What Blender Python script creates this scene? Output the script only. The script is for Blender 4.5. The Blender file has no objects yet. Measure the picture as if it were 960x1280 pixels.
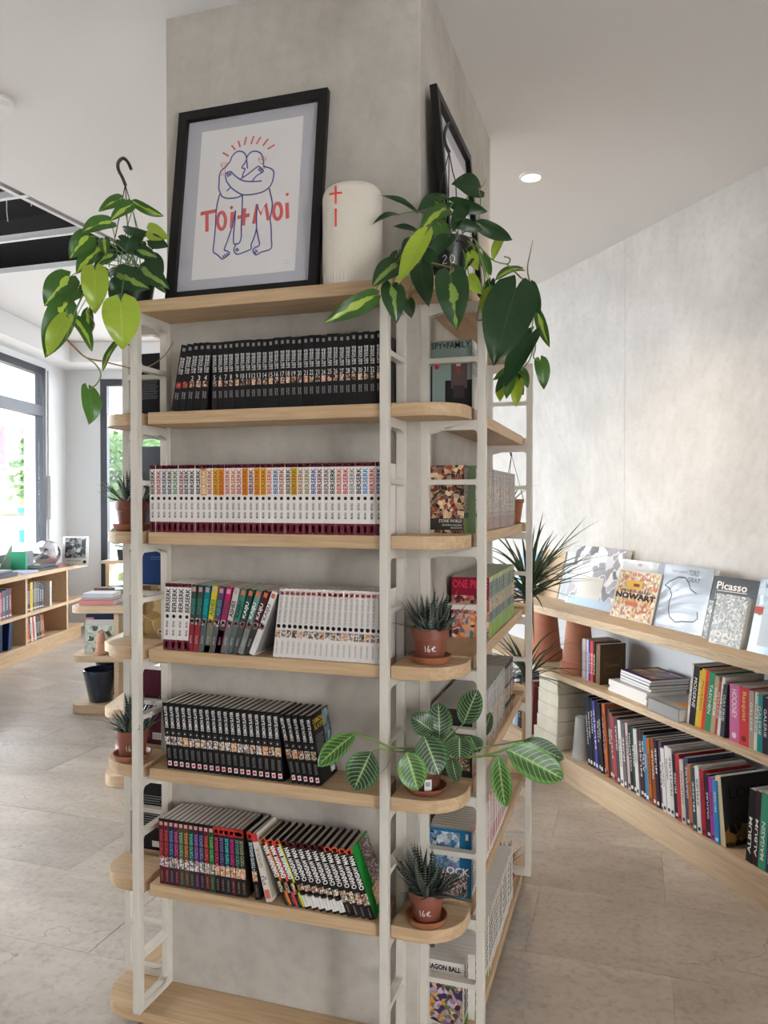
import bpy, bmesh, math, random
from mathutils import Vector, Matrix
random.seed(7)
SC = bpy.context.scene
COL = SC.collection

# ------------------------------------------------------------------ camera
cam_d = bpy.data.cameras.new('camera'); cam = bpy.data.objects.new('camera', cam_d); COL.objects.link(cam)
CAM = Vector((1.2436, -1.8032, 1.4648)); YAW, PIT, ROL = -.3106, -.0157, .0006
FW = Vector((math.sin(YAW)*math.cos(PIT), math.cos(YAW)*math.cos(PIT), math.sin(PIT)))
R0 = Vector((math.cos(YAW), -math.sin(YAW), 0)); U0 = R0.cross(FW)
RT = R0*math.cos(ROL) + U0*math.sin(ROL); UP = -R0*math.sin(ROL) + U0*math.cos(ROL)
cam.matrix_world = Matrix(((RT.x, UP.x, -FW.x, CAM.x), (RT.y, UP.y, -FW.y, CAM.y), (RT.z, UP.z, -FW.z, CAM.z), (0, 0, 0, 1)))
cam_d.sensor_fit = 'VERTICAL'; cam_d.sensor_height = 36.0; cam_d.lens = 36.0*971.13/1280.0
cam_d.clip_start = .05; cam_d.clip_end = 200
SC.camera = cam
FPX = 971.13
# ------------------------------------------------------------------ light
SC.view_settings.view_transform = 'Standard'; SC.view_settings.look = 'None'
SC.view_settings.gamma = 1.0; SC.view_settings.use_curve_mapping = False
SC.view_settings.exposure = 0.72
world = bpy.data.worlds.new('sky'); SC.world = world; world.use_nodes = True
bg = world.node_tree.nodes['Background']; bg.inputs[0].default_value = (.93, .96, 1.0, 1); bg.inputs[1].default_value = 14.0

def ray_dir(u, v): return FW + RT*((u-480)/FPX) + UP*((640-v)/FPX)
def at(u, v, axis, val):                      # the place where a line of sight meets a plane of the room
    d = ray_dir(u, v); return CAM + d*((val-CAM[axis])/d[axis])
def atd(u, v, depth): return CAM + ray_dir(u, v)*depth

# ------------------------------------------------------------------ materials
MATS = {}
def nt(m): return m.node_tree.nodes, m.node_tree.links
def mat(name, col, rough=.5, noise=0, scale=20, bump=0, metal=0, spec=.5, emit=0, stretch=None, sheen=0, coat=0, bscale=None, col2=None):
    if name in MATS: return MATS[name]
    m = bpy.data.materials.new(name); m.use_nodes = True; N, Lk = nt(m)
    b = N['Principled BSDF']; b.inputs['Base Color'].default_value = (*col, 1); b.inputs['Roughness'].default_value = rough
    b.inputs['Metallic'].default_value = metal; b.inputs['Specular IOR Level'].default_value = spec
    if coat: b.inputs['Coat Weight'].default_value = coat; b.inputs['Coat Roughness'].default_value = .08
    if emit: b.inputs['Emission Color'].default_value = (*col, 1); b.inputs['Emission Strength'].default_value = emit
    if noise or bump:
        tc = N.new('ShaderNodeTexCoord'); mp = N.new('ShaderNodeMapping'); Lk.new(tc.outputs['Object'], mp.inputs[0])
        if stretch: mp.inputs['Scale'].default_value = stretch
        nz = N.new('ShaderNodeTexNoise'); nz.inputs['Scale'].default_value = scale; nz.inputs['Detail'].default_value = 6
        Lk.new(mp.outputs[0], nz.inputs['Vector'])
        if noise:
            rp = N.new('ShaderNodeValToRGB'); c2 = col2 or tuple(c*(1-noise) for c in col)
            rp.color_ramp.elements[0].position = .3; rp.color_ramp.elements[0].color = (*c2, 1)
            rp.color_ramp.elements[1].position = .7; rp.color_ramp.elements[1].color = (*(min(1, c*(1+noise*.35)) for c in col), 1)
            Lk.new(nz.outputs[0], rp.inputs[0]); Lk.new(rp.outputs[0], b.inputs['Base Color'])
        if bump:
            n2 = nz
            if bscale:
                n2 = N.new('ShaderNodeTexNoise'); n2.inputs['Scale'].default_value = bscale; n2.inputs['Detail'].default_value = 4; Lk.new(mp.outputs[0], n2.inputs['Vector'])
            bp = N.new('ShaderNodeBump'); bp.inputs['Strength'].default_value = bump; bp.inputs['Distance'].default_value = .002
            Lk.new(n2.outputs[0], bp.inputs['Height']); Lk.new(bp.outputs[0], b.inputs['Normal'])
    MATS[name] = m; return m

def plaster(name, col, dark, lite):
    m = bpy.data.materials.new(name); m.use_nodes = True; N, Lk = nt(m); b = N['Principled BSDF']; b.inputs['Roughness'].default_value = .75
    b.inputs['Specular IOR Level'].default_value = .3
    tc = N.new('ShaderNodeTexCoord')
    n1 = N.new('ShaderNodeTexNoise'); n1.inputs['Scale'].default_value = 3.2; n1.inputs['Detail'].default_value = 9; n1.inputs['Roughness'].default_value = .68
    n2 = N.new('ShaderNodeTexNoise'); n2.inputs['Scale'].default_value = 26; n2.inputs['Detail'].default_value = 6
    n3 = N.new('ShaderNodeTexVoronoi'); n3.inputs['Scale'].default_value = 55
    for n in (n1, n2, n3): Lk.new(tc.outputs['Object'], n.inputs['Vector'])
    r1 = N.new('ShaderNodeValToRGB'); r1.color_ramp.elements[0].position = .32; r1.color_ramp.elements[0].color = (*dark, 1); r1.color_ramp.elements[1].position = .66; r1.color_ramp.elements[1].color = (*lite, 1)
    e = r1.color_ramp.elements.new(.5); e.color = (*col, 1)
    Lk.new(n1.outputs[0], r1.inputs[0])
    r2 = N.new('ShaderNodeValToRGB'); r2.color_ramp.elements[0].position = .30; r2.color_ramp.elements[0].color = (.88, .88, .88, 1); r2.color_ramp.elements[1].position = .55; r2.color_ramp.elements[1].color = (1, 1, 1, 1)
    Lk.new(n2.outputs[0], r2.inputs[0])
    mx = N.new('ShaderNodeMixRGB'); mx.blend_type = 'MULTIPLY'; mx.inputs[0].default_value = .65
    Lk.new(r1.outputs[0], mx.inputs[1]); Lk.new(r2.outputs[0], mx.inputs[2])
    r3 = N.new('ShaderNodeValToRGB'); r3.color_ramp.elements[0].position = .05; r3.color_ramp.elements[0].color = (1, 1, 1, 1); r3.color_ramp.elements[1].position = .10; r3.color_ramp.elements[1].color = (0, 0, 0, 1)
    Lk.new(n3.outputs['Distance'], r3.inputs[0])
    m3 = N.new('ShaderNodeMath'); m3.operation = 'MULTIPLY'; Lk.new(r3.outputs[0], m3.inputs[0])
    r4 = N.new('ShaderNodeValToRGB'); r4.color_ramp.elements[0].position = .56; r4.color_ramp.elements[0].color = (0, 0, 0, 1); r4.color_ramp.elements[1].position = .64; r4.color_ramp.elements[1].color = (.5, .5, .5, 1)
    Lk.new(n1.outputs[0], r4.inputs[0]); Lk.new(r4.outputs[0], m3.inputs[1])
    m4 = N.new('ShaderNodeMixRGB'); Lk.new(m3.outputs[0], m4.inputs[0]); Lk.new(mx.outputs[0], m4.inputs[1]); m4.inputs[2].default_value = (*(min(1, c*1.25) for c in lite), 1)
    Lk.new(m4.outputs[0], b.inputs['Base Color'])
    bp = N.new('ShaderNodeBump'); bp.inputs['Strength'].default_value = .25; bp.inputs['Distance'].default_value = .003; Lk.new(n2.outputs[0], bp.inputs['Height']); Lk.new(bp.outputs[0], b.inputs['Normal'])
    MATS[name] = m; return m

def wood(name, c1, c2, c3, scale=1.0, rough=.55):
    m = bpy.data.materials.new(name); m.use_nodes = True; N, Lk = nt(m); b = N['Principled BSDF']; b.inputs['Roughness'].default_value = rough
    b.inputs['Specular IOR Level'].default_value = .35
    tc = N.new('ShaderNodeTexCoord'); mp = N.new('ShaderNodeMapping'); mp.inputs['Scale'].default_value = (1.6*scale, 22*scale, 30*scale)
    oi = N.new('ShaderNodeObjectInfo'); ml = N.new('ShaderNodeMath'); ml.operation = 'MULTIPLY'; ml.inputs[1].default_value = 37
    Lk.new(oi.outputs['Random'], ml.inputs[0]); Lk.new(tc.outputs['Object'], mp.inputs[0]); Lk.new(ml.outputs[0], mp.inputs['Location'])
    n1 = N.new('ShaderNodeTexNoise'); n1.inputs['Scale'].default_value = 3; n1.inputs['Detail'].default_value = 8; n1.inputs['Roughness'].default_value = .6; n1.inputs['Distortion'].default_value = .6
    Lk.new(mp.outputs[0], n1.inputs['Vector'])
    r = N.new('ShaderNodeValToRGB'); r.color_ramp.elements[0].position = .28; r.color_ramp.elements[0].color = (*c1, 1); r.color_ramp.elements[1].position = .72; r.color_ramp.elements[1].color = (*c3, 1)
    e = r.color_ramp.elements.new(.5); e.color = (*c2, 1); Lk.new(n1.outputs[0], r.inputs[0]); Lk.new(r.outputs[0], b.inputs['Base Color'])
    bp = N.new('ShaderNodeBump'); bp.inputs['Strength'].default_value = .12; bp.inputs['Distance'].default_value = .001; Lk.new(n1.outputs[0], bp.inputs['Height']); Lk.new(bp.outputs[0], b.inputs['Normal'])
    MATS[name] = m; return m

def glass_mat(name, tint=(1, 1, 1), refl=.08):
    m = bpy.data.materials.new(name); m.use_nodes = True; N, Lk = nt(m); N.remove(N['Principled BSDF'])
    t = N.new('ShaderNodeBsdfTransparent'); t.inputs[0].default_value = (*tint, 1); g = N.new('ShaderNodeBsdfGlossy'); g.inputs['Roughness'].default_value = .02
    mx = N.new('ShaderNodeMixShader'); mx.inputs[0].default_value = refl; Lk.new(t.outputs[0], mx.inputs[1]); Lk.new(g.outputs[0], mx.inputs[2]); Lk.new(mx.outputs[0], N['Material Output'].inputs[0])
    MATS[name] = m; return m

plaster('plaster_column', (.50, .455, .395), (.42, .38, .33), (.57, .525, .465))
plaster('plaster_wall', (.60, .575, .535), (.54, .515, .475), (.66, .635, .595))
wood('oak', (.45, .295, .16), (.55, .375, .215), (.63, .45, .28))
wood('oak_pale', (.52, .375, .235), (.60, .445, .29), (.67, .52, .365))
wood('oak_block', (.42, .29, .17), (.60, .45, .29), (.70, .56, .40), scale=2.2)
mat('ceiling_paint', (.80, .79, .78), .85)
mat('wall_paint', (.82, .83, .84), .8)
mat('floor_grout', (.40, .36, .31), .9)
mat('frame_white', (.66, .61, .53), .42)
mat('anthracite', (.028, .032, .040), .45)
mat('black_void', (.015, .015, .016), .95)
mat('white_metal', (.78, .78, .78), .4)
glass_mat('pane_glass', (.97, .99, 1), .06); glass_mat('pane_tinted', (.88, .90, .92), .05)

def tile_mat():
    m = bpy.data.materials.new('stone_tile'); m.use_nodes = True; N, Lk = nt(m); b = N['Principled BSDF']; b.inputs['Roughness'].default_value = .33
    b.inputs['Specular IOR Level'].default_value = .45
    g = N.new('ShaderNodeNewGeometry'); oi = N.new('ShaderNodeObjectInfo')
    ad = N.new('ShaderNodeVectorMath'); ad.operation = 'ADD'; ml = N.new('ShaderNodeMath'); ml.operation = 'MULTIPLY'; ml.inputs[1].default_value = 23
    Lk.new(oi.outputs['Random'], ml.inputs[0]); Lk.new(g.outputs['Position'], ad.inputs[0]); Lk.new(ml.outputs[0], ad.inputs[1])
    mp = N.new('ShaderNodeMapping'); mp.inputs['Scale'].default_value = (1.0, 2.2, 1.0); Lk.new(ad.outputs[0], mp.inputs[0])
    n1 = N.new('ShaderNodeTexNoise'); n1.inputs['Scale'].default_value = 2.0; n1.inputs['Detail'].default_value = 10; n1.inputs['Roughness'].default_value = .62; n1.inputs['Distortion'].default_value = .4
    n2 = N.new('ShaderNodeTexNoise'); n2.inputs['Scale'].default_value = 45; n2.inputs['Detail'].default_value = 5
    Lk.new(mp.outputs[0], n1.inputs['Vector']); Lk.new(ad.outputs[0], n2.inputs['Vector'])
    r = N.new('ShaderNodeValToRGB'); r.color_ramp.elements[0].position = .3; r.color_ramp.elements[0].color = (.37, .315, .26, 1); r.color_ramp.elements[1].position = .7; r.color_ramp.elements[1].color = (.58, .515, .445, 1)
    Lk.new(n1.outputs[0], r.inputs[0])
    r2 = N.new('ShaderNodeValToRGB'); r2.color_ramp.elements[0].position = .3; r2.color_ramp.elements[0].color = (.75, .74, .72, 1); r2.color_ramp.elements[1].position = .52; r2.color_ramp.elements[1].color = (1, 1, 1, 1); Lk.new(n2.outputs[0], r2.inputs[0])
    mx = N.new('ShaderNodeMixRGB'); mx.blend_type = 'MULTIPLY'; mx.inputs[0].default_value = .8; Lk.new(r.outputs[0], mx.inputs[1]); Lk.new(r2.outputs[0], mx.inputs[2])
    # hairline cracks
    v = N.new('ShaderNodeTexVoronoi'); v.feature = 'DISTANCE_TO_EDGE'; v.inputs['Scale'].default_value = 1.7
    nd = N.new('ShaderNodeTexNoise'); nd.inputs['Scale'].default_value = 5; nd.inputs['Detail'].default_value = 5; Lk.new(ad.outputs[0], nd.inputs['Vector'])
    av = N.new('ShaderNodeMixRGB'); av.inputs[0].default_value = .35; Lk.new(ad.outputs[0], av.inputs[1]); Lk.new(nd.outputs[1], av.inputs[2]); Lk.new(av.outputs[0], v.inputs['Vector'])
    rc = N.new('ShaderNodeValToRGB'); rc.color_ramp.elements[0].position = .0; rc.color_ramp.elements[0].color = (.55, .5, .45, 1); rc.color_ramp.elements[1].position = .006; rc.color_ramp.elements[1].color = (1, 1, 1, 1); Lk.new(v.outputs['Distance'], rc.inputs[0])
    rm = N.new('ShaderNodeValToRGB'); rm.color_ramp.elements[0].position = .5; rm.color_ramp.elements[1].position = .56; Lk.new(n1.outputs[0], rm.inputs[0])
    pr = N.new('ShaderNodeMapRange'); pr.inputs[3].default_value = .90; pr.inputs[4].default_value = 1.07; Lk.new(oi.outputs['Random'], pr.inputs[0]); mt_ = N.new('ShaderNodeMixRGB'); mt_.blend_type = 'MULTIPLY'; mt_.inputs[0].default_value = 1; Lk.new(mx.outputs[0], mt_.inputs[1]); Lk.new(pr.outputs[0], mt_.inputs[2]); mx = mt_
    m2 = N.new('ShaderNodeMixRGB'); m2.blend_type = 'MULTIPLY'; Lk.new(rm.outputs[0], m2.inputs[0]); Lk.new(mx.outputs[0], m2.inputs[1]); Lk.new(rc.outputs[0], m2.inputs[2])
    Lk.new(m2.outputs[0], b.inputs['Base Color'])
    bp = N.new('ShaderNodeBump'); bp.inputs['Strength'].default_value = .3; bp.inputs['Distance'].default_value = .002; Lk.new(n2.outputs[0], bp.inputs['Height']); Lk.new(bp.outputs[0], b.inputs['Normal'])
    MATS['stone_tile'] = m
tile_mat()

# ------------------------------------------------------------------ mesh building
class MB:
    def __init__(s): s.v = []; s.f = []; s.m = []; s.uv = {}
    def add(s, vs, fs, mi=0, uvs=None):
        o = len(s.v); s.v += [tuple(p) for p in vs]
        for f in fs: s.f.append(tuple(i+o for i in f)); s.m.append(mi)
        if uvs:
            for i, q in enumerate(uvs): s.uv[o+i] = q
        return s
    def box(s, x0, x1, y0, y1, z0, z1, mi=0):
        vs = [(x, y, z) for z in (z0, z1) for y in (y0, y1) for x in (x0, x1)]
        return s.add(vs, [(0, 2, 3, 1), (4, 5, 7, 6), (0, 1, 5, 4), (2, 6, 7, 3), (0, 4, 6, 2), (1, 3, 7, 5)], mi)
    def prism(s, poly, z0, z1, mi=0, fn=None):   # poly counter-clockwise; fn maps (x,y,z)
        n = len(poly); vs = [(p[0], p[1], z0) for p in poly] + [(p[0], p[1], z1) for p in poly]
        if fn: vs = [fn(*p) for p in vs]
        fs = [tuple(range(n-1, -1, -1)), tuple(range(n, 2*n))] + [(i, (i+1) % n, n+(i+1) % n, n+i) for i in range(n)]
        return s.add(vs, fs, mi)
    def lathe(s, prof, seg=28, mi=0, c=(0, 0, 0), cap0=True, cap1=True):
        vs = []; fs = []
        for r, z in prof:
            for k in range(seg):
                a = 2*math.pi*k/seg; vs.append((c[0]+r*math.cos(a), c[1]+r*math.sin(a), c[2]+z))
        for i in range(len(prof)-1):
            for k in range(seg):
                k2 = (k+1) % seg; fs.append((i*seg+k, i*seg+k2, (i+1)*seg+k2, (i+1)*seg+k))
        if cap0: fs.append(tuple(range(seg-1, -1, -1)))
        if cap1: fs.append(tuple((len(prof)-1)*seg+k for k in range(seg)))
        return s.add(vs, fs, mi)
    def tube(s, pts, r, seg=6, mi=0, r1=None):
        pts = [Vector(p) for p in pts]; n = len(pts); vs = []; fs = []
        up = Vector((0, 0, 1)); prev = None
        for i, p in enumerate(pts):
            t = (pts[min(i+1, n-1)]-pts[max(i-1, 0)])
            t = t.normalized() if t.length > 1e-9 else Vector((0, 0, 1))
            if prev is None:
                a = t.cross(up); a = a.normalized() if a.length > 1e-3 else t.cross(Vector((1, 0, 0))).normalized()
            else:
                a = (prev - t*prev.dot(t)); a = a.normalized() if a.length > 1e-6 else t.orthogonal().normalized()
            prev = a; b = t.cross(a); rr = r if r1 is None else r+(r1-r)*i/max(1, n-1)
            for k in range(seg):
                q = 2*math.pi*k/seg; vs.append(p+a*(rr*math.cos(q))+b*(rr*math.sin(q)))
        for i in range(n-1):
            for k in range(seg):
                k2 = (k+1) % seg; fs.append((i*seg+k, i*seg+k2, (i+1)*seg+k2, (i+1)*seg+k))
        fs.append(tuple(range(seg-1, -1, -1))); fs.append(tuple((n-1)*seg+k for k in range(seg)))
        return s.add(vs, fs, mi)
    def ribbon(s, pts, w, fn, mi=0, closed=False):   # flat brush stroke: 2D points mapped by fn(u,v)->xyz
        pts = [Vector((p[0], p[1])) for p in pts]; n = len(pts)
        L = []; R_ = []
        for i in range(n):
            a = pts[i-1] if (i > 0 or closed) else pts[0]; b = pts[(i+1) % n] if (i < n-1 or closed) else pts[-1]
            t = (b-a); t = t.normalized() if t.length > 1e-9 else Vector((1, 0)); nn = Vector((-t.y, t.x))*(w/2)
            L.append(pts[i]+nn); R_.append(pts[i]-nn)
        vs = [fn(p.x, p.y) for p in L]+[fn(p.x, p.y) for p in R_]
        m = n if closed else n-1
        return s.add(vs, [(n+i, n+(i+1) % n, (i+1) % n, i) for i in range(m)], mi)
    def quad(s, a, b, c, d, mi=0, uv=False): return s.add([a, b, c, d], [(0, 1, 2, 3)], mi, [(0, 0), (1, 0), (1, 1), (0, 1)] if uv else None)
    def mesh(s, name, mats):
        me = bpy.data.meshes.new(name); me.from_pydata(s.v, [], s.f)
        for m in mats: me.materials.append(MATS[m] if isinstance(m, str) else m)
        if len(mats) > 1: me.polygons.foreach_set('material_index', s.m)
        if s.uv:
            ul = me.uv_layers.new(name='UVMap')
            for lp in me.loops: ul.data[lp.index].uv = s.uv.get(lp.vertex_index, (0, 0))
        me.update(); return me
    def build(s, name, mats, parent=None, loc=(0, 0, 0), rot=(0, 0, 0), smooth=False, bevel=0):
        if not isinstance(mats, (list, tuple)): mats = [mats]
        return obj(name, s.mesh(name, mats), parent, loc, rot, smooth, bevel)

def obj(name, me, parent=None, loc=(0, 0, 0), rot=(0, 0, 0), smooth=False, bevel=0):
    o = bpy.data.objects.new(name, me); COL.objects.link(o); o.location = loc; o.rotation_euler = rot
    if parent is not None: o.parent = parent
    if smooth:
        me.polygons.foreach_set('use_smooth', [True]*len(me.polygons))
        try: me.set_sharp_from_angle(angle=math.radians(40))
        except Exception: pass
    if bevel:
        b = o.modifiers.new('bevel', 'BEVEL'); b.width = bevel; b.segments = 2; b.limit_method = 'ANGLE'
    return o
def empty(name, loc=(0, 0, 0), rot=(0, 0, 0)):
    o = bpy.data.objects.new(name, None); COL.objects.link(o); o.location = loc; o.rotation_euler = rot; o.empty_display_size = .05; return o
def tag(o, label, cat, group=None):
    o['label'] = label; o['category'] = cat
    if group: o['group'] = group
    return o
def struct(o, label=None):
    o['kind'] = 'structure'
    if label: o['label'] = label
    return o
def copy_tree(o, parent=None, loc=None, rot=None):
    c = o.copy(); COL.objects.link(c); c.parent = parent
    if loc is not None: c.location = loc
    if rot is not None: c.rotation_euler = rot
    for ch in list(o.children): copy_tree(ch, c)
    return c
ORD = ['zeroth', 'first', 'second', 'third', 'fourth', 'fifth', 'sixth', 'seventh', 'eighth', 'ninth', 'tenth', 'eleventh', 'twelfth', 'thirteenth', 'fourteenth', 'fifteenth', 'sixteenth', 'seventeenth', 'eighteenth', 'nineteenth', 'twentieth']
def ordw(i):
    if i <= 20: return ORD[i]
    t = {2: 'twenty', 3: 'thirty', 4: 'forty', 5: 'fifty'}[i//10]
    return (t+'-'+ORD[i % 10]) if i % 10 else {2: 'twentieth', 3: 'thirtieth', 4: 'fortieth', 5: 'fiftieth'}[i//10]
def on(M, u, v, y=0.0):          # local coords on the plane y of frame M
    Mi = M.inverted(); o = Mi @ CAM; d = Mi.to_3x3() @ ray_dir(u, v); k = (y-o.y)/d.y; return o+d*k

# lettering as flat outlines: cached 2D triangles of a string
_TX = {}
def text2d(s, bold=0.0, font=None):
    key = (s, bold, font)
    if key in _TX: return _TX[key]
    c = bpy.data.curves.new('lettering', 'FONT'); c.body = s; c.size = 1; c.resolution_u = 2; c.offset = bold; c.fill_mode = 'FRONT'
    o = bpy.data.objects.new('lettering', c); COL.objects.link(o); dg = bpy.context.evaluated_depsgraph_get()
    me = bpy.data.meshes.new_from_object(o.evaluated_get(dg)); vs = [(v.co.x, v.co.y) for v in me.vertices]; fs = [tuple(p.vertices) for p in me.polygons]
    bpy.data.objects.remove(o); bpy.data.curves.remove(c); bpy.data.meshes.remove(me)
    x0 = min(v[0] for v in vs); x1 = max(v[0] for v in vs); y0 = min(v[1] for v in vs); y1 = max(v[1] for v in vs)
    vs = [((a-x0)/(x1-x0), (b-y0)/(y1-y0)) for a, b in vs]
    _TX[key] = (vs, fs, (x1-x0)/(y1-y0)); return _TX[key]
def put_text(mb, s, fn, u0, u1, v0, v1, mi=0, bold=0.0):   # fills the box u0..u1 (along the line), v0..v1 (letter height); fn(u,v)->xyz
    vs, fs, _ = text2d(s, bold); mb.add([fn(u0+(u1-u0)*a, v0+(v1-v0)*b) for a, b in vs], fs, mi)
# ================================================================== THE ROOM
CEIL, CEIL2 = 2.84, 3.15
WN = Vector((-.9578, -.2875, 0)); WD = Vector((-.2875, .9578, 0)); WO = Vector((-3.873, 3.464, 0)) + WN*.40   # window wall
KP = Vector((-4.909, 5.523, 0)); BD = Vector((.9578, .2875, 0)); BN = Vector((-.2875, .9578, 0))              # back wall
RN_ = Vector((.8054, .5927, 0)); RD = Vector((.5927, -.8054, 0)); RO = Vector((.885, 2.34, 0))                # right wall, shelf front line
def frame_matrix(o, x, y):
    m = Matrix.Identity(4)
    for i in range(3): m[i][0] = x[i]; m[i][1] = y[i]; m[i][2] = (0, 0, 1)[i]; m[i][3] = o[i]
    return m
M_WIN = frame_matrix(WO, WD, WN)      # x along the wall (away), y outwards
M_BACK = frame_matrix(KP, BD, BN)     # x to the right, y outwards
M_RIGHT = frame_matrix(RO, RD, RN_)   # x towards the viewer, y into the wall
def place(o, M): o.matrix_world = M @ o.matrix_world if False else M; return o

# floor: slab and separate stone tiles
floor = struct(MB().box(-7, 6, -6, 8, -.12, -.004).build('floor', 'floor_grout'), 'beige stone tile floor with fine joints')
TW, TH = .895, .447
tm = MB().box(.0008, TW-.0008, .0008, TH-.0008, -.012, 0).mesh('floor_tile', ['stone_tile'])
for r in range(-9, 14):
    y = .272+r*TH; off = (.915-TW*((r*1.0-3) % 2)*.5) % TW
    for c in range(-7, 5):
        x = off+c*TW; p = Vector((x+TW/2, y+TH/2, 0))
        if (p-WO).dot(WN) > .35 or (p-KP).dot(BN) > .3 or (p-RO).dot(RN_) > .6 or y < -4.2: continue
        obj('tile', tm, floor, (x, y, random.uniform(-.0006, .0006)))
# ceiling (low part over the pillar, higher part beyond the open ceiling bay)
cb = MB()
cb.box(-1.37, 6, -6, 8, CEIL, CEIL+.12)
cb.box(-7, -1.37, -6, -2.2, CEIL, CEIL+.12)
ceiling = struct(cb.build('ceiling', 'ceiling_paint'), 'white painted ceiling')
struct(MB().box(-7, -1.372, 2.86, 8, CEIL2, CEIL2+.035).box(-1.376, -1.366, 2.0, 8, CEIL, CEIL2+.1).build('ceiling', 'ceiling_paint'), 'raised white ceiling towards the windows')
# dark open ceiling bay
struct(MB().box(-7, -1.37, -2.2, 2.9, CEIL2+.40, CEIL2+.44).box(-1.40, -1.376, -2.2, 2.9, CEIL+.02, CEIL2+.4).box(-7, -1.37, 2.88, 2.92, CEIL2+.02, CEIL2+.4).box(-7, -1.37, -2.2, -2.18, CEIL+.12, CEIL2+.4).build('ceiling', 'black_void'), 'black ceiling void above missing tiles')
g = empty('ceiling_grid', (-1.4, 1.1, CEIL)); tag(g, 'white metal ceiling grid left open over black void', 'ceiling grid')
for y in (1.075, 1.55, 2.02, .45, -.15):
    MB().box(-5.6, -1.376, y-.012, y+.012, -.001, .003).box(-5.6, -1.376, y-.002, y+.002, 0, .035).build('cross_bar', 'white_metal', g, (1.4, -1.1, 0))
for x in (-1.42, -2.65, -3.9):
    MB().box(x-.012, x+.012, -2.15, 2.03, .001, .004).box(x-.002, x+.002, -2.15, 2.03, 0, .035).build('main_bar', 'white_metal', g, (1.4, -1.1, 0))
for i, (x, y, l) in enumerate(((-1.50, 1.08, .10), (-1.47, 1.2, .2), (-1.42, 1.35, .24))):
    MB().tube([(x, y, .01), (x-.004, y+.004, -l*.5 if i < 1 else l*.5), (x+.006, y, -l if i < 1 else l)], .002, 5).build('hanger_wire', 'white_metal', g, (1.4, -1.1, 0))

# window wall on the street side
def wall_with_holes(name, M, x0, x1, z0, z1, th, holes, label):
    b = MB(); xs = sorted(holes); x = x0
    for a, c, lo, hi in xs:
        b.box(x, a, 0, th, z0, z1); b.box(a, c, 0, th, z0, lo); b.box(a, c, 0, th, hi, z1); x = c
    b.box(x, x1, 0, th, z0, z1)
    o = b.build(name, 'wall_paint'); o.matrix_world = M; return struct(o, label)
def window(name, M, x0, x1, z0, z1, bars_x, bars_z, label, fw=.075, gm='pane_glass'):
    e = empty(name); e.matrix_world = M; struct(e, label)
    b = MB().box(x0, x0+fw, -.02, .06, z0, z1).box(x1-fw, x1, -.02, .06, z0, z1).box(x0, x1, -.019, .059, z1-fw, z1).box(x0, x1, -.019, .059, z0, z0+fw)
    b.build('window_frame', 'anthracite', e)
    for x in bars_x: MB().box(x-.04, x+.04, -.018, .058, z0+fw-.002, z1-fw+.002).build('mullion', 'anthracite', e)
    for z in bars_z: MB().box(x0+fw-.002, x1-fw+.002, -.022, .055, z-.055, z+.055).build('transom', 'anthracite', e)
    xs = [x0+fw]+[x for x in bars_x]+[x1-fw]; zs = [z0+fw]+list(bars_z)+[z1-fw]
    for i in range(len(xs)-1):
        for j in range(len(zs)-1): MB().box(xs[i], xs[i+1], .02, .026, zs[j], zs[j+1]).build('pane', gm, e)
    pn = {'window_1': 'window_street_offscreen', 'window_3': 'window_left_offscreen'}.get(name, 'window_far_daylight')
    l = bpy.data.lights.new(pn, 'AREA'); l.shape = 'RECTANGLE'; l.size = x1-x0; l.size_y = z1-z0; l.cycles.is_portal = True
    lo = bpy.data.objects.new(pn, l); COL.objects.link(lo)
    n = (M.to_3x3() @ Vector((0, -1, 0))).normalized(); c = M @ Vector(((x0+x1)/2, .10, (z0+z1)/2))
    zax = -n; xax = (M.to_3x3() @ Vector((1, 0, 0))).normalized(); yax = zax.cross(xax)
    lo.matrix_world = Matrix(((xax.x, yax.x, zax.x, c.x), (xax.y, yax.y, zax.y, c.y), (xax.z, yax.z, zax.z, c.z), (0, 0, 0, 1)))
    return e
wall_with_holes('wall_left', M_WIN, -9.0, 2.5, 0, 3.3, .22, [(-1.2, 1.72, .86, 2.86), (-3.9, -1.6, .20, 2.80)], 'white street wall around the shop windows')
window('window_1', M_WIN, -1.2, 1.72, .86, 2.86, [-.1], [2.40], 'anthracite framed street window above low bookcase', gm='pane_tinted')
window('window_3', M_WIN, -3.9, -1.6, .20, 2.80, [-2.75], [2.35], 'wide anthracite framed shop window')
wall_with_holes('wall_back', M_BACK, 0, 3.6, 0, 3.3, .22, [(.40, 2.9, .30, 2.83)], 'white far wall around the tall window')
window('window_2', M_BACK, .40, 2.9, .30, 2.83, [1.5], [], 'tall anthracite framed window behind the pillar', gm='pane_tinted')
struct(MB().box(-.5, 3.7, -.55, 0, 2.93, 3.145).build('trim_1', 'ceiling_paint'), 'boxed beam along the far wall').matrix_world = M_BACK
struct(MB().box(-8, 2.7, -.28, 0, 2.932, 3.146).build('trim_2', 'ceiling_paint'), 'boxed beam above the street windows').matrix_world = M_WIN
# conduit on the window wall
p = empty('wall_conduit'); p.matrix_world = M_WIN; tag(p, 'thin white cable conduit and handle beside the street window', 'conduit')
MB().tube([(1.80, -.012, .95), (1.80, -.012, 2.85)], .010, 8).build('pipe', 'white_metal', p, smooth=True)
MB().box(1.775, 1.825, -.045, -.002, 1.25, 1.72).build('crank_case', 'white_metal', p, bevel=.006)
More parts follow.
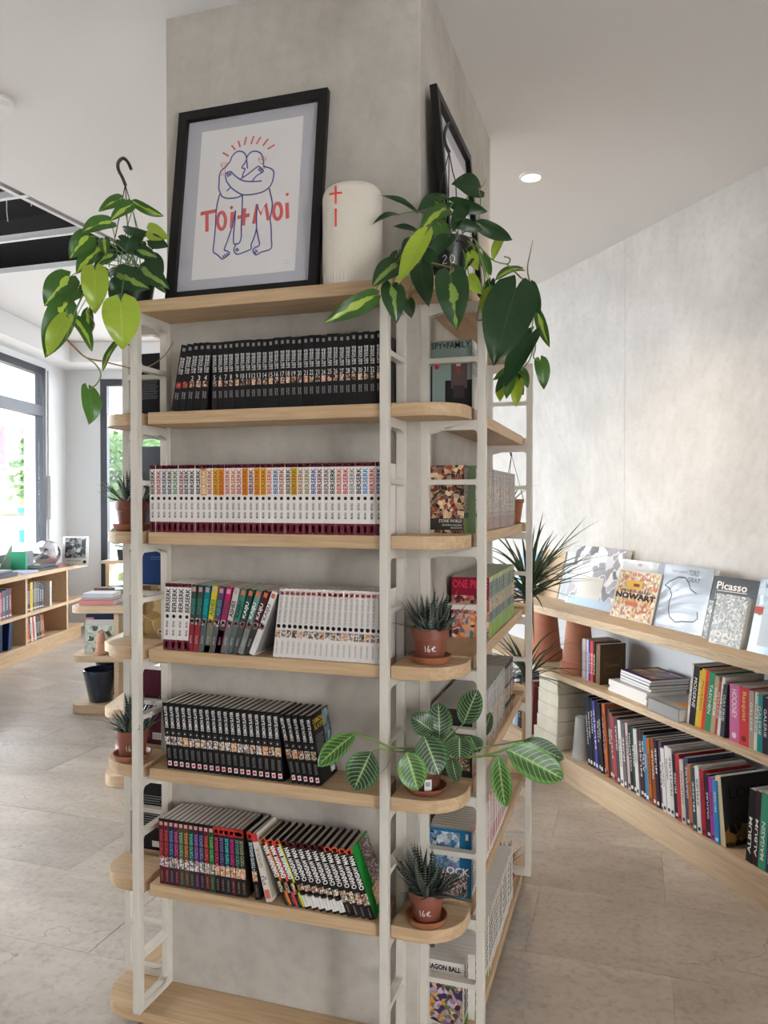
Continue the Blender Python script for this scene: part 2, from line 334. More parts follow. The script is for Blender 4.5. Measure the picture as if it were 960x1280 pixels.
# right wall, papered in tall panels with fine seams
wr = struct(MB().box(-5.0, 6.6, .362, .55, 0, CEIL).build('wall_right', 'plaster_wall'), 'pale mineral plaster wall with fine vertical seams'); wr.matrix_world = M_RIGHT
xs = [-4.9, -3.9, -2.9, -1.9, -.93]
s0 = (at(600, 480, 2, 2.2)-RO).dot(RD)
x = -4.95
while x < 6.4:
    MB().box(x+.001, x+.999, .35, .364, 0, CEIL).build('panel', 'plaster_wall', wr); x += 1.0
# walls behind the viewer
struct(MB().box(-6, 6, -5.0, -4.8, 0, 3.3).build('wall_rear', 'wall_paint'), 'white rear wall of the shop')

# outside: pavement, house fronts across the street, greenery
mat('street', (.30, .30, .31), .9, .15, 3)
mat('facade_cream', (.36, .33, .24), .9, .1, 2); mat('facade_white', (.42, .43, .44), .9); mat('facade_yellow', (.36, .25, .07), .9); mat('turquoise', (.02, .22, .23), .7); mat('facade_blue', (.03, .12, .30), .7)
mat('pink_cloth', (.55, .20, .23), .9, .15, 14); mat('leaf_far', (.10, .20, .05), .7, .4, 9); mat('shop_pink', (.34, .08, .15), .7); mat('stripe_green', (.04, .18, .14), .7)
struct(MB().box(-30, 20, -20, 40, -.22, -.14).build('ground_street', 'street'), 'pale street paving outside the windows')
def outside(name, M, label, cat): e = empty(name); e.matrix_world = M; return tag(e, label, cat)
F = outside('shop_building', M_WIN @ Matrix.Translation((0, 4.5, -.14)), 'sunlit shop building across the street with turquoise lettering', 'building')
MB().box(6, 13.5, 0, .4, 0, 5).build('wall', 'facade_cream', F); MB().box(6.2, 13, -.12, 0, 2.25, 2.62).build('fascia', 'facade_white', F)
MB().box(6.2, 13, -.10, -.01, 1.3, 2.2).build('shop_front', 'facade_yellow', F)
a = on(M_WIN, 0, 590, 4.4); b_ = on(M_WIN, 46, 590, 4.4)
sx = a.x; sw = (b_.x-a.x)
lt = MB()
for i, (wd, k0, k1) in enumerate((('ALIMENTATION', -.3, .5), ('BAZAR', .55, .98))): put_text(lt, wd, lambda u, v: (u, -.13, v), sx+sw*k0, sx+sw*k1, 2.32, 2.55, 0, .01)
lt.build('sign_lettering', 'turquoise', F)
rnd = random.Random(3)
cols = ['shop_pink', 'turquoise', 'facade_blue', 'facade_white', 'stripe_green', 'facade_yellow', 'facade_white']
for i in range(26):
    x = sx+sw*rnd.uniform(-.5, 1.1); z = rnd.uniform(.75, 1.7); w = rnd.uniform(.12, .34)
    MB().box(x, x+w, -.9-rnd.random()*.3, -.8, z, z+w*rnd.uniform(.6, 1.4)).build('goods_box', cols[i % 7], F)
MB().box(sx-sw, sx+sw*1.3, -1.3, -.6, 0, .75).build('display_stand', 'facade_white', F)
for i in range(14): MB().box(sx-sw+i*sw*.16, sx-sw+i*sw*.16+.12, -1.33, -1.3, .3, .72).build('stripe', 'stripe_green' if i % 2 else 'facade_white', F)
for k in (.3, .62): tag(MB().lathe([(.06, 0), (.06, .9), (.045, .98)], 12).build('bollard', 'facade_white', None, M_WIN @ Vector((sx*.45+sw*.5*k+1.2, 3.0, -.14)), smooth=True), 'pale grey street bollard outside the street window', 'bollard', 'street bollards')
H2 = outside('white_building', M_BACK @ Matrix.Translation((0, 14, -.14)), 'bright white house front behind the greenery', 'building')
MB().box(-12, 8, 0, .4, 0, 6).build('wall', 'facade_white', H2)
for k in range(5): MB().box(-6+k*2.6, -4.8+k*2.6, -.03, 0, 1.0, 2.9).build('window', 'street', H2)
# pink curtain seen through the lower pane
q = [on(M_WIN, u, v, .60) for u, v in ((-40, 523), (34, 523), (20, 560), (9, 578), (-40, 590))]
cm = MB(); n_ = 16
for j in range(2):
    vs = []; fs = []
    for i in range(n_+1):
        t = i/n_; x = q[0].x+(q[1].x-q[0].x)*t; zt = q[0].z; zb = q[4].z+.10 - .0*t if t < .62 else q[4].z+.10+(q[0].z-q[4].z-.10)*((t-.62)/.38)**1.1
        y = .60+.012*math.sin(i*1.9); vs += [(x, y+.004*j, zt), (x, y+.004*j, zb)]
    for i in range(n_): fs.append((2*i, 2*i+1, 2*i+3, 2*i+2))
    cm.add(vs, fs)
cu = cm.build('curtain', 'pink_cloth'); cu.matrix_world = M_WIN; tag(cu, 'pink cloth hanging outside the street window', 'cloth')
# green planting outside the far window
def bush(name, M, x0, x1, y0, y1, z0, z1, n, label, seed):
    r = random.Random(seed); b = MB()
    for i in range(n):
        c = Vector((r.uniform(x0, x1), r.uniform(y0, y1), r.uniform(z0, z1))); a = r.random()*6.28; t = r.uniform(-.6, .6); s_ = r.uniform(.05, .11)
        d = Vector((math.cos(a), math.sin(a)*.5, t)).normalized()*s_; e = d.orthogonal().normalized()*s_*.45
        b.add([c-d, c+e, c+d, c-e], [(0, 1, 2, 3)])
    o = empty(name); o.matrix_world = M; tag(o, label, 'shrub')
    lf = b.build('foliage', 'leaf_far', o); lf['kind'] = 'stuff'
    MB().tube([((x0+x1)/2, (y0+y1)/2, -.14), ((x0+x1)/2, (y0+y1)/2, z1)], .04, 6).build('stem', 'leaf_far', o)
bush('street_shrub', M_BACK, -1.9, .25, 2.4, 3.3, 1.45, 2.45, 2600, 'leafy green shrub outside the far window', 5)
bush('street_shrub', M_BACK, .6, 1.6, 2.4, 3.2, .2, 1.2, 900, 'lower green shrub further along outside the far window', 6)
# recessed ceiling lamps
mat('lamp_glow', (1.0, .86, .66), .5, emit=14)
mat('lamp_ring', (.85, .84, .82), .35)
def downlight(x, y, z, label, power, group='recessed ceiling lamps'):
    e = tag(empty('ceiling_lamp', (x, y, z)), label, 'ceiling lamp', group)
    MB().lathe([(.052, 0), (.050, -.008), (.040, -.010), (.036, -.002)], 28, cap0=False, cap1=False).build('trim_ring', 'lamp_ring', e, smooth=True)
    MB().lathe([(.037, -.003), (.0001, -.003)], 24, cap0=False, cap1=False).build('lens', 'lamp_glow', e)
    l = bpy.data.lights.new('lamp_beam', 'SPOT'); l.energy = power; l.color = (1, .74, .48); l.spot_size = math.radians(120); l.spot_blend = .8; l.shadow_soft_size = .035
    lo = bpy.data.objects.new('lamp_beam', l); COL.objects.link(lo); lo.parent = e; lo.location = (0, 0, -.02)
P = at(664, 220, 2, CEIL); downlight(P.x, P.y, CEIL, 'lit recessed ceiling lamp beside the pillar', 32)
P = at(25, 402, 2, CEIL2); downlight(P.x, P.y, CEIL2, 'recessed lamp in the raised ceiling near the street windows', 14)
P = at(-3, 125, 2, CEIL); sd = tag(empty('smoke_detector', (P.x, P.y, CEIL)), 'white round smoke detector near the open ceiling bay', 'smoke detector'); MB().lathe([(.052, 0), (.052, -.018), (.040, -.030), (.001, -.031)], 28, cap0=False, cap1=False).build('housing', 'white_metal', sd, smooth=True); MB().lathe([(.0535, -.001), (.056, -.001), (.056, -.006), (.0535, -.006)], 28, cap0=False, cap1=False).build('base_ring', 'white_metal', sd, smooth=True)
# ================================================================== PILLAR AND ITS SHELVING
PX0, PX1, PY0, PY1 = -.04, .716, .145, 1.165
struct(MB().box(PX0, PX1, PY0, PY1, 0, CEIL+.01).build('wall_pillar', 'plaster_column', None, bevel=.004), 'square mineral plaster pillar wrapped with shelves')
ZS = [2.002, 1.70, 1.377, 1.06, .737, .42, .062]; TH_ = .0326
unit = tag(empty('pillar_bookcase', (.34, .145, 0)), 'oak shelving with white ladder frames wrapped around the pillar', 'bookcase')
def up(o): o.location = Vector(o.location)-Vector((.34, .145, 0)) if o.parent is unit else o.location; return o
PW = .022
def bar_mesh(L, h, r, both):
    def arc(cx, cy, a0, a1, n=5): return [(cx+r*math.cos(a0+(a1-a0)*i/n), cy+r*math.sin(a0+(a1-a0)*i/n)) for i in range(n+1)]
    pi = math.pi
    p = arc(r, -h/2-r, pi, pi/2)[0:] + arc(L-r, -h/2-r, pi/2, 0)
    top = (arc(L-r, h/2+r, 2*pi, 1.5*pi) + arc(r, h/2+r, 1.5*pi, pi)) if both else [(L, h/2), (0, h/2)]
    p = p+top
    b = MB(); n = len(p)
    # prism along thickness, concave outline triangulated by a strip
    me = bmesh.new(); vs0 = [me.verts.new((q[0], 0, q[1])) for q in p]; f = me.faces.new(vs0)
    bmesh.ops.triangulate(me, faces=[f]); geo = bmesh.ops.extrude_face_region(me, geom=me.faces[:]); bmesh.ops.translate(me, verts=[v for v in geo['geom'] if isinstance(v, bmesh.types.BMVert)], vec=(0, PW, 0))
    bmesh.ops.recalc_face_normals(me, faces=me.faces[:]); m = bpy.data.meshes.new('bar'); me.to_mesh(m); me.free(); m.materials.append(MATS['frame_white']); return m
def ladder(origin, rotz, depth, label):
    # local x from outer post to pillar, y thickness
    e = empty('ladder_frame', Vector(origin)-Vector((.34, .145, 0)), (0, 0, rotz)); e.parent = unit
    zt = ZS[0]-TH_; zb = ZS[6]
    MB().box(0, PW, 0, PW, zb, zt).build('post', 'frame_white', e, bevel=.0015)
    MB().box(depth-PW, depth, 0, PW, zb, zt).build('post', 'frame_white', e, bevel=.0015)
    L = depth-2*PW; cb_ = bar_mesh(L, .024, .012, False); rg = bar_mesh(L, .013, .007, True)
    for i in range(6):
        z = ZS[i]-TH_-.012 - (0 if i else 0); obj('crossbar', cb_, e, (PW, 0, z))
        z1 = ZS[i]-TH_-.024; z0 = ZS[i+1]; obj('rung', rg, e, (PW, 0, (z0+z1)/2))
    bb = obj('crossbar', cb_, e, (PW, PW, zb+.012), (math.pi, 0, 0))
    return e
D_ = .160
ladder((-.027, -.015, 0), math.pi/2, D_, 'FL')   # placed so that local x -> +y, y -> -x
ladder((.680, -.015, 0), math.pi/2, D_, 'FR')
ladder((.716+.171, .170, 0), math.pi, .171, 'RN')
ladder((.716+.171, 1.118, 0), math.pi, .171, 'RF')
ladder((-.195, .148, 0), 0, .155, 'LN')
ladder((-.195, 1.09, 0), 0, .155, 'LF')
ladder((-.005, 1.325, 0), -math.pi/2, D_, 'BL'); ladder((.658, 1.325, 0), -math.pi/2, D_, 'BR')
for e in unit.children:
    pass
def rcorner(sx, sy, w, d, r, n=10):   # outline with the free corner rounded, corner at (w*sx, d*sy), ccw sorted
    pts = [(0, 0), (w, 0)]
    pts = [(0, 0), (w, 0), (w, d-r)] + [(w-r+r*math.cos(a*math.pi/2/n), d-r+r*math.sin(a*math.pi/2/n)) for a in range(1, n)] + [(w-r, d), (0, d)]
    q = [(x*sx, y*sy) for x, y in pts]
    return q if sx*sy > 0 else q[::-1]
O_ = Vector((.34, .145, 0))
for i, z in enumerate(ZS):
    z0, z1 = z-TH_, z
    fx0, fx1 = (-.029, .682) if i in (0, 6) else (-.0045, .6575)
    ry0, ry1 = (.146, 1.12) if i in (0, 6) else (.1705, 1.0955)
    wm = 'oak'
    MB().box(fx0-.34, fx1-.34, -.145, -.0005, z0, z1).build('shelf', wm, unit, bevel=.0015)
    MB().box(fx0-.34, fx1-.34, 1.02, 1.166, z0, z1).build('shelf', wm, unit, bevel=.0015)
    a = MB().box(ry0-.145, ry1-.145, -.136, -.0005, z0, z1).build('shelf', wm, unit, (.376, 0, 0), (0, 0, math.pi/2), bevel=.0015)
    a = MB().box(ry0-.145, ry1-.145, .0005, .136, z0, z1).build('shelf', wm, unit, (-.38, 0, 0), (0, 0, math.pi/2), bevel=.0015)
    # quarter-round corners
    for (cx, cy, sx, sy, w, d) in ((.6815, .1455, 1, -1, .170, .1425), (-.0285, .1455, -1, -1, .160, .1425), (.6815, 1.165, 1, 1, .170, .1425), (-.0285, 1.165, -1, 1, .160, .1425)):
        MB().prism(rcorner(sx, sy, w, d, .105), z0, z1).build('corner_shelf', wm, unit, (cx-.34, cy-.145, 0), bevel=.0015)
# recessed plinth under the bottom shelf
mat('plinth_brown', (.23, .15, .09), .7)
MB().box(-.45, .45, -.09, 1.11, 0, ZS[6]-TH_+.001).box(-.40, .40, -.12, 1.13, .0005, ZS[6]-TH_+.001).build('plinth', 'plinth_brown', unit)
# ================================================================== BOOKS
NUM = ['zero','one','two','three','four','five','six','seven','eight','nine','ten','eleven','twelve','thirteen','fourteen','fifteen','sixteen','seventeen','eighteen','nineteen']
def numw(i): return NUM[i] if i < 20 else ({2: 'twenty', 3: 'thirty'}[i//10]+('-'+NUM[i % 10] if i % 10 else ''))
def lin(c): c /= 255.0; return c/12.92 if c <= .04045 else ((c+.055)/1.055)**2.4
def cm(h, rough=.50, coat=0):
    n = 'print_'+h
    if n not in MATS: mat(n, tuple(lin(int(h[i:i+2], 16)) for i in (0, 2, 4)), rough, spec=.22, coat=coat)
    return n
def art(name, hexes, scale=30, seed=0):
    if name in MATS: return name
    m = bpy.data.materials.new(name); m.use_nodes = True; N, Lk = nt(m); b = N['Principled BSDF']; b.inputs['Roughness'].default_value = .35
    g = N.new('ShaderNodeTexCoord'); mp = N.new('ShaderNodeMapping'); mp.inputs['Location'].default_value = (seed*1.3, seed*.7, seed*2.1); Lk.new(g.outputs['Object'], mp.inputs[0])
    oi = N.new('ShaderNodeObjectInfo'); ad = N.new('ShaderNodeVectorMath'); ad.operation = 'ADD'; Lk.new(mp.outputs[0], ad.inputs[0]); Lk.new(oi.outputs['Random'], ad.inputs[1])
    nz = N.new('ShaderNodeTexNoise'); nz.inputs['Scale'].default_value = scale*.8; nz.inputs['Detail'].default_value = 4; Lk.new(ad.outputs[0], nz.inputs['Vector'])
    wv = N.new('ShaderNodeMixRGB'); wv.blend_type = 'LINEAR_LIGHT'; wv.inputs[0].default_value = .55/scale; Lk.new(ad.outputs[0], wv.inputs[1]); Lk.new(nz.outputs[1], wv.inputs[2])
    vo = N.new('ShaderNodeTexVoronoi'); vo.feature = 'SMOOTH_F1'; vo.inputs['Scale'].default_value = scale; vo.inputs['Smoothness'].default_value = .25; Lk.new(wv.outputs[0], vo.inputs['Vector'])
    sp_ = N.new('ShaderNodeSeparateColor'); Lk.new(vo.outputs['Color'], sp_.inputs[0])
    r = N.new('ShaderNodeValToRGB'); r.color_ramp.interpolation = 'LINEAR'; k = len(hexes)
    cs = [tuple(lin(int(h[i:i+2], 16)) for i in (0, 2, 4)) for h in hexes]
    r.color_ramp.elements[0].position = .12; r.color_ramp.elements[0].color = (*cs[0], 1); r.color_ramp.elements[1].position = .88; r.color_ramp.elements[1].color = (*cs[-1], 1)
    for i in range(1, k-1): e = r.color_ramp.elements.new(.12+.76*i/(k-1)); e.color = (*cs[i], 1)
    Lk.new(sp_.outputs[0], r.inputs[0]); Lk.new(r.outputs[0], b.inputs['Base Color']); MATS[name] = m; return name
mat('paper', (.66, .60, .50), .85, .25, 6, stretch=(220, 1, 1)); mat('paper_white', (.78, .76, .72), .8, .15, 6, stretch=(220, 1, 1)); mat('paper_grey', (.58, .53, .47), .85, .3, 6, stretch=(220, 1, 1))

class Paint(MB):                      # a book: cover shell plus flat print, x=0..t spine width, y=0..d depth, z=0..h height
    def __init__(s, t, h, d, cover):
        super().__init__(); s.t, s.h, s.d = t, h, d; s.mats = []; k = s.k(cover); c = .0011
        s.box(0, t, 0, c, 0, h, k); s.box(0, c, c, d, 0, h, k); s.box(t-c, t, c, d, 0, h, k)
    def k(s, m):
        if m not in s.mats: s.mats.append(m)
        return s.mats.index(m)
    def R(s, u0, u1, v0, v1, m, e=.0003):
        t, h = s.t, s.h; s.quad((u0*t, -e, v0*h), (u1*t, -e, v0*h), (u1*t, -e, v1*h), (u0*t, -e, v1*h), s.k(m)); return s
    def V(s, txt, v0, v1, u0, u1, m, bold=0, e=.0005): put_text(s, txt, lambda a, b: (s.t*(1-b), -e, a*s.h), v0, v1, 1-u1, 1-u0, s.k(m), bold); return s
    def Vd(s, txt, v0, v1, u0, u1, m, bold=0, e=.0005): put_text(s, txt, lambda a, b: (s.t*b, -e, (1-a)*s.h), 1-v1, 1-v0, u0, u1, s.k(m), bold); return s
    def H(s, txt, u0, u1, v0, v1, m, bold=0, e=.0006): put_text(s, txt, lambda a, b: (a*s.t, -e, b*s.h), u0, u1, v0, v1, s.k(m), bold); return s
    def D(s, u, v, r, m, e=.0006, n=10):      # dot, r in spine widths
        s.add([(s.t*(u+r*math.cos(6.2832*i/n)), -e, s.h*v+s.t*r*math.sin(6.2832*i/n)) for i in range(n)], [tuple(range(n))], s.k(m)); return s
    def L(s, u0, u1, v0, v1, m, e=.0003, n=0):       # left cover (x=0 side), u from fore-edge (0) to spine (1)
        d, h = s.d, s.h; s.quad((-e, (1-u0)*d, v0*h), (-e, (1-u1)*d, v0*h), (-e, (1-u1)*d, v1*h), (-e, (1-u0)*d, v1*h), s.k(m)); return s
    def LT(s, txt, u0, u1, v0, v1, m, bold=0, e=.0006): put_text(s, txt, lambda a, b: (-e, (1-a)*s.d, b*s.h), u0, u1, v0, v1, s.k(m), bold); return s
    def C(s, u0, u1, v0, v1, m, e=.0003):            # right cover (x=t side), u from spine (0) to fore-edge (1)
        d, h, t = s.d, s.h, s.t; s.quad((t+e, u0*d, v0*h), (t+e, u1*d, v0*h), (t+e, u1*d, v1*h), (t+e, u0*d, v1*h), s.k(m)); return s
    def CT(s, txt, u0, u1, v0, v1, m, bold=0, e=.0006): put_text(s, txt, lambda a, b: (s.t+e, a*s.d, b*s.h), u0, u1, v0, v1, s.k(m), bold); return s
    def done(s, name, M, x, y, z, lean, label, cat, group, pages='paper'):
        zz = z + (s.t*math.sin(lean) if lean > 0 else 0)
        o = s.build(name, s.mats); o.matrix_world = M @ Matrix.Translation((x, y, zz+.0003)) @ Matrix.Rotation(lean, 4, 'Y')
        t, h, d = s.t, s.h, s.d
        MB().box(.0011, t-.0011, .0011, d-.001, .0006, h-.0006).build('page_block', pages, o)
        if label: tag(o, label, cat, group)
        return o
I4 = Matrix.Identity(4)
WHT, BLK = cm('e8e4de'), cm('141214')
FX = lambda u, v: at(u, v, 1, .008).x
RG = math.radians
# --- uppermost shelf: black volumes, numbered
art('art_titan', ['1a1210', '5a2a1e', 'b98a6a', 'e0c8b0', '2a1a18'], 240); art('art_red', ['8a1414', 'd03a30', '30100e', 'e06a5a'], 300)
art('art_skin', ['e8c0a0', 'c8604a', 'f0e0d0', '3a2a2a', 'd8a83a'], 260, 1); art('art_dark', ['181414', '6a5a5a', 'e0d8d0', '2a2024', '9a3a34'], 240, 2); art('art_manga', ['e8e0d8', '2a2424', 'a08070', 'f0ece8', '502a2a'], 230, 3)
art('art_green', ['86a04a', '4a6a2a', 'a8c060', '2e4420'], 200, 4); art('art_multi', ['3a2a2a', 'b84a3a', 'e0c8a0', '3a5a6a', '7a8a4a', 'e8e0d8'], 260, 5)
def titan(i, t):
    p = Paint(t, .178+random.uniform(-.001, .0015), .115, cm('1c1a1b'))
    p.R(.28, .72, .905, .955, cm('8a8784')); p.V("L'ATTAQUE", .56, .81, .18, .50, WHT, .02); p.V('DES TITANS', .56, .81, .54, .84, WHT, .02)
    if i >= 2: p.H(str(i), .18 if i > 9 else .32, .82 if i > 9 else .68, .445, .515, WHT)
    p.R(.16, .84, .345, .435, 'art_red' if i < 2 else 'art_titan' if i % 3 else 'art_skin'); p.V('HAJIME', .18, .28, .25, .48, cm('b8b4b0')); p.V('ISAYAMA', .18, .28, .54, .77, cm('b8b4b0')); return p
x0 = FX(213.5, 511); x1 = FX(258, 511); n = 5; sp = (x1-x0)/n
for i in range(5):
    num = i
    lab = 'leaning black manga volume with red crest, %s of the slanting black books' % ORD[i+1] if i < 2 else 'leaning black manga volume numbered %s on the uppermost shelf' % numw(i)
    p = titan(i, sp*.94); p.done('manga_volume', I4, x0+sp*i, .010, ZS[1], RG(10.5-i*1.2), lab, 'book', 'black numbered manga on the uppermost shelf')
x0 = FX(264.5, 510); x1 = .656; n = 29; sp = (x1-x0)/n
for i in range(n):
    p = titan(i+5, sp*.985); p.done('manga_volume', I4, x0+sp*i, .009+random.uniform(0, .003), ZS[1], 0, 'upright black manga volume numbered %s in white on its spine' % numw(i+5), 'book', 'black numbered manga on the uppermost shelf', 'paper_grey')
# --- second shelf: white volumes with coloured titles
BCOL = ['3a2226', 'a03a34', '2e3e6a', '242026', '3e7a4a', '8a2a34', '242026', '242026', '2a2430', '!d8922e', 'b8482e', '!d8b03a', '!d88a34', 'c8502e', 'c86a2a', 'b8403a', '!d88a24', '7a2a34', '!e09a34', '!e0b040', 'd05a2a', '3a6aa0', 'a85a34', '5a4a3a', '!c8b03a', 'a06a3a', '8a7a3a', '3a4a9a', '7a2a3a', '6a5a50', '242022', 'c0502e', 'c0242e', '8a8884', '2a2024', '2a86c0', 'c0402e', '4a3a8a']
CNAME = {'3a2226': 'dark maroon', 'a03a34': 'brick red', '2e3e6a': 'navy', '242026': 'black', '3e7a4a': 'green', '8a2a34': 'wine red', '2a2430': 'black', 'd8922e': 'orange', 'b8482e': 'rust', 'd8b03a': 'yellow', 'd88a34': 'orange', 'c8502e': 'red-orange', 'c86a2a': 'burnt orange', 'b8403a': 'red', 'd88a24': 'amber', '7a2a34': 'maroon', 'e09a34': 'light orange', 'e0b040': 'golden', 'd05a2a': 'bright orange', '3a6aa0': 'blue', 'a85a34': 'brown', '5a4a3a': 'dark brown', 'c8b03a': 'mustard', 'a06a3a': 'tan', '8a7a3a': 'olive', '3a4a9a': 'royal blue', '7a2a3a': 'plum', '6a5a50': 'taupe', '242022': 'black', 'c0502e': 'vermilion', 'c0242e': 'crimson', '8a8884': 'grey', '2a2024': 'black', '2a86c0': 'sky blue', 'c0402e': 'scarlet', '4a3a8a': 'violet'}
def berserk(c, t):
    bgd = c.startswith('!'); c = c.strip('!'); p = Paint(t, .18, .115, cm('e6dfd8')); mr = cm('6e2434')
    p.R(0, 1, .945, 1, mr); p.R(.25, .75, .953, .99, cm('b89a9c'))
    if bgd: p.R(0, 1, .55, .94, cm(c)); p.V('BERSERK', .57, .925, .16, .84, cm('f0e2c0' if c == 'd8922e' else 'a8541e'), .025)
    else: p.V('BERSERK', .57, .925, .14, .86, cm(c), .025)
    p.D(.5, .505, .27, cm('2a2226')); p.V('KENTARO', .34, .44, .30, .68, cm('3a3436'), .02); p.V('MIURA', .22, .31, .30, .68, cm('3a3436'), .02)
    p.R(0, 1, 0, .155, mr); p.R(.30, .68, .03, .125, cm('d8b8bc')); return p
n = len(BCOL); x0 = FX(187.5, 664); x1 = .657; sp = (x1-x0)/n
for i, c in enumerate(BCOL):
    p = berserk(c, sp*.985); p.done('manga_volume', I4, x0+sp*i, .008+random.uniform(0, .003), ZS[2], RG(.8) if i == 5 else 0, 'white manga with %s title, %s from the succulent on the second shelf' % (CNAME[c.strip('!')], ordw(i+1)), 'book', 'white manga with maroon feet on the second shelf', 'paper_white')
# --- third shelf
x0 = FX(204.5, 813); sp = (FX(237, 814)-x0)/4
for i in range(4):
    p = berserk('242026', sp*.96); 
    if i == 3: p.C(.0, .45, .0, 1, cm('d8d4ce')); p.C(.45, 1, .3, .8, cm('1a1818'))
    p.done('manga_volume', I4, x0+sp*i, .006, ZS[3], RG(2.6), 'white manga volume with black spine title, %s of four on the third shelf' % ORD[i+1], 'book', 'white manga with maroon feet on the third shelf', 'paper_white')
MID = [('3a4a44', '2e8a7a', '8a2a34', 'charcoal', 'green'), ('3e4a46', '2a7a6a', '9a2a34', 'dark grey', 'green'), ('0e7a80', '14a0a0', '5a5a58', 'teal', 'turquoise'), ('c8c030', '1e7a5a', '6a7068', 'yellow', 'green'), ('5a3a6a', '2a9a8a', '5a5658', 'purple', 'green'), ('b01e5a', '2e4a4a', '4a3a40', 'magenta', 'dark'), ('c8c4c0', '2a2a2a', '6a6a68', 'pale grey', 'black'), ('3e7a6a', '14302a', '5a6460', 'green', 'black'), ('1e4a3e', 'e0e0da', '4a4a48', 'dark green', 'white'), ('6a8a80', 'e8e8e0', '7a8078', 'sage', 'white'), ('4a1e24', 'e0d8d0', '3a3638', 'dark red', 'white'), ('d8d4d0', '6a6460', 'd8d4d0', 'white', 'grey')]
x0 = FX(235, 814); sp = (FX(319, 819)-x0)/12
for i, (c, tc, lo, nm, tn) in enumerate(MID):
    t = sp*.90; p = Paint(t, .178, .115, cm(c)); p.R(0, 1, 0, .40, cm(lo)); p.R(0, 1, .40, .50, 'art_dark'); p.R(.15, .85, .90, .97, cm('d8684a' if i > 6 else 'c89a92'))
    p.V('ASHES' if i < 7 else 'KAIJU', .55, .80, .12, .88, cm(tc), .03); p.D(.5, .46, .3, BLK); p.V('SAITO', .12, .24, .3, .68, cm('c0bcb8'))
    if i in (3, 5): p.R(0, 1, 0, .10 if i == 3 else .34, cm(c))
    if i == 11: p.C(.04, .96, .03, .97, cm('8a8684'))
    p.done('manga_volume', I4, x0+sp*i, .006, ZS[3], RG(4.5+17.5*(i/11)**1.15), 'slanting %s manga volume with %s lettering between the two white series' % (nm, tn), 'book', 'slanting coloured manga on the third shelf')
n = 19; x0 = FX(341.5, 819); x1 = .657; sp = (x1-x0)/n
for i in range(n):
    p = Paint(sp*.965, .178, .115, cm('dcd5cf')); p.R(.12, .88, .90, .965, cm('d89a90')); p.R(.25, .75, .915, .95, cm('e8d8d0'))
    p.V('THE PROMISED NEVERLAND', .50, .89, .28, .72, cm('5a5654')); p.D(.5, .455, .36, BLK); p.R(.06, .94, .29, .40, ('art_skin', 'art_dark', 'art_multi', 'art_manga')[(i*7) % 4]); p.V('POSUKA DEMIZU', .06, .24, .34, .66, cm('6a6462'))
    p.done('manga_volume', I4, x0+sp*i, .006+random.uniform(0, .002), ZS[3], RG(6.5-5.5*i/(n-1)), 'pale manga with number disc, %s from the slanting books, third shelf' % ordw(i+1), 'book', 'pale manga with number discs on the third shelf', 'paper_grey')
# --- fourth shelf: black volumes with white vertical titles
def slayer(t, last=False):
    p = Paint(t, .178, .115, cm('151314')); p.V('DEMON SLAYER', .62, .95, .24, .78, WHT, .02); p.D(.5, .545, .38, cm('4a4648')); p.D(.5, .545, .30, cm('151314'), .0008); p.D(.5, .545, .12, WHT, .0009)
    p.R(.04, .96, .36, .49, ('art_skin', 'art_multi', 'art_manga')[random.randrange(3)]); p.V('KOYOHARU', .16, .31, .30, .5, cm('9a9694')); p.V('GOTOUGE', .16, .31, .56, .76, cm('9a9694'))
    p.R(.22, .82, .045, .115, cm('e8dcdc')); p.D(.52, .08, .22, cm('d8284a'), .0007)
    if last:
        p.C(.62, 1, .08, .98, 'art_blue'); p.CT('DEMON', .06, .62, .86, .93, cm('c8a83a'), .02); p.CT('SLAYER', .10, .70, .77, .845, cm('c8a83a'), .02)
        for k in range(9): p.C(.10, .55-.04*(k % 3), .68-.03*k, .69-.03*k, cm('8a8684'), .0005)
        p.C(.66, .88, .06, .13, WHT, .0006)
    return p
art('art_blue', ['2a3a4a', '6a8a94', '1a2430', 'a8b8b8', '3a5a6a'], 60, 6)
x0 = FX(208.5, 958); sp = (FX(354, 977)-x0)/19
for i in range(19):
    p = slayer(sp*.95); p.done('manga_volume', I4, x0+sp*i, .012, ZS[4], RG(-5.4+.03*i), 'black manga with white title, %s from the succulent on the fourth shelf' % ordw(i+1), 'book', 'black manga with white titles on the fourth shelf', 'paper_grey')
x0 = FX(364, 978); sp = (FX(401, 985)-x0)/5
for i in range(5):
    p = slayer(sp*.95, i == 4); p.done('manga_volume', I4, x0+sp*i, .012, ZS[4], RG((-12.5, -11.8, -11, -10.2, -9.5)[i]), 'black manga volume tilted with gold titled cover showing, end of the fourth shelf' if i == 4 else 'tilted black manga volume past the gap, %s of five on the fourth shelf' % ORD[i+1], 'book', 'black manga with white titles on the fourth shelf', 'paper_grey')
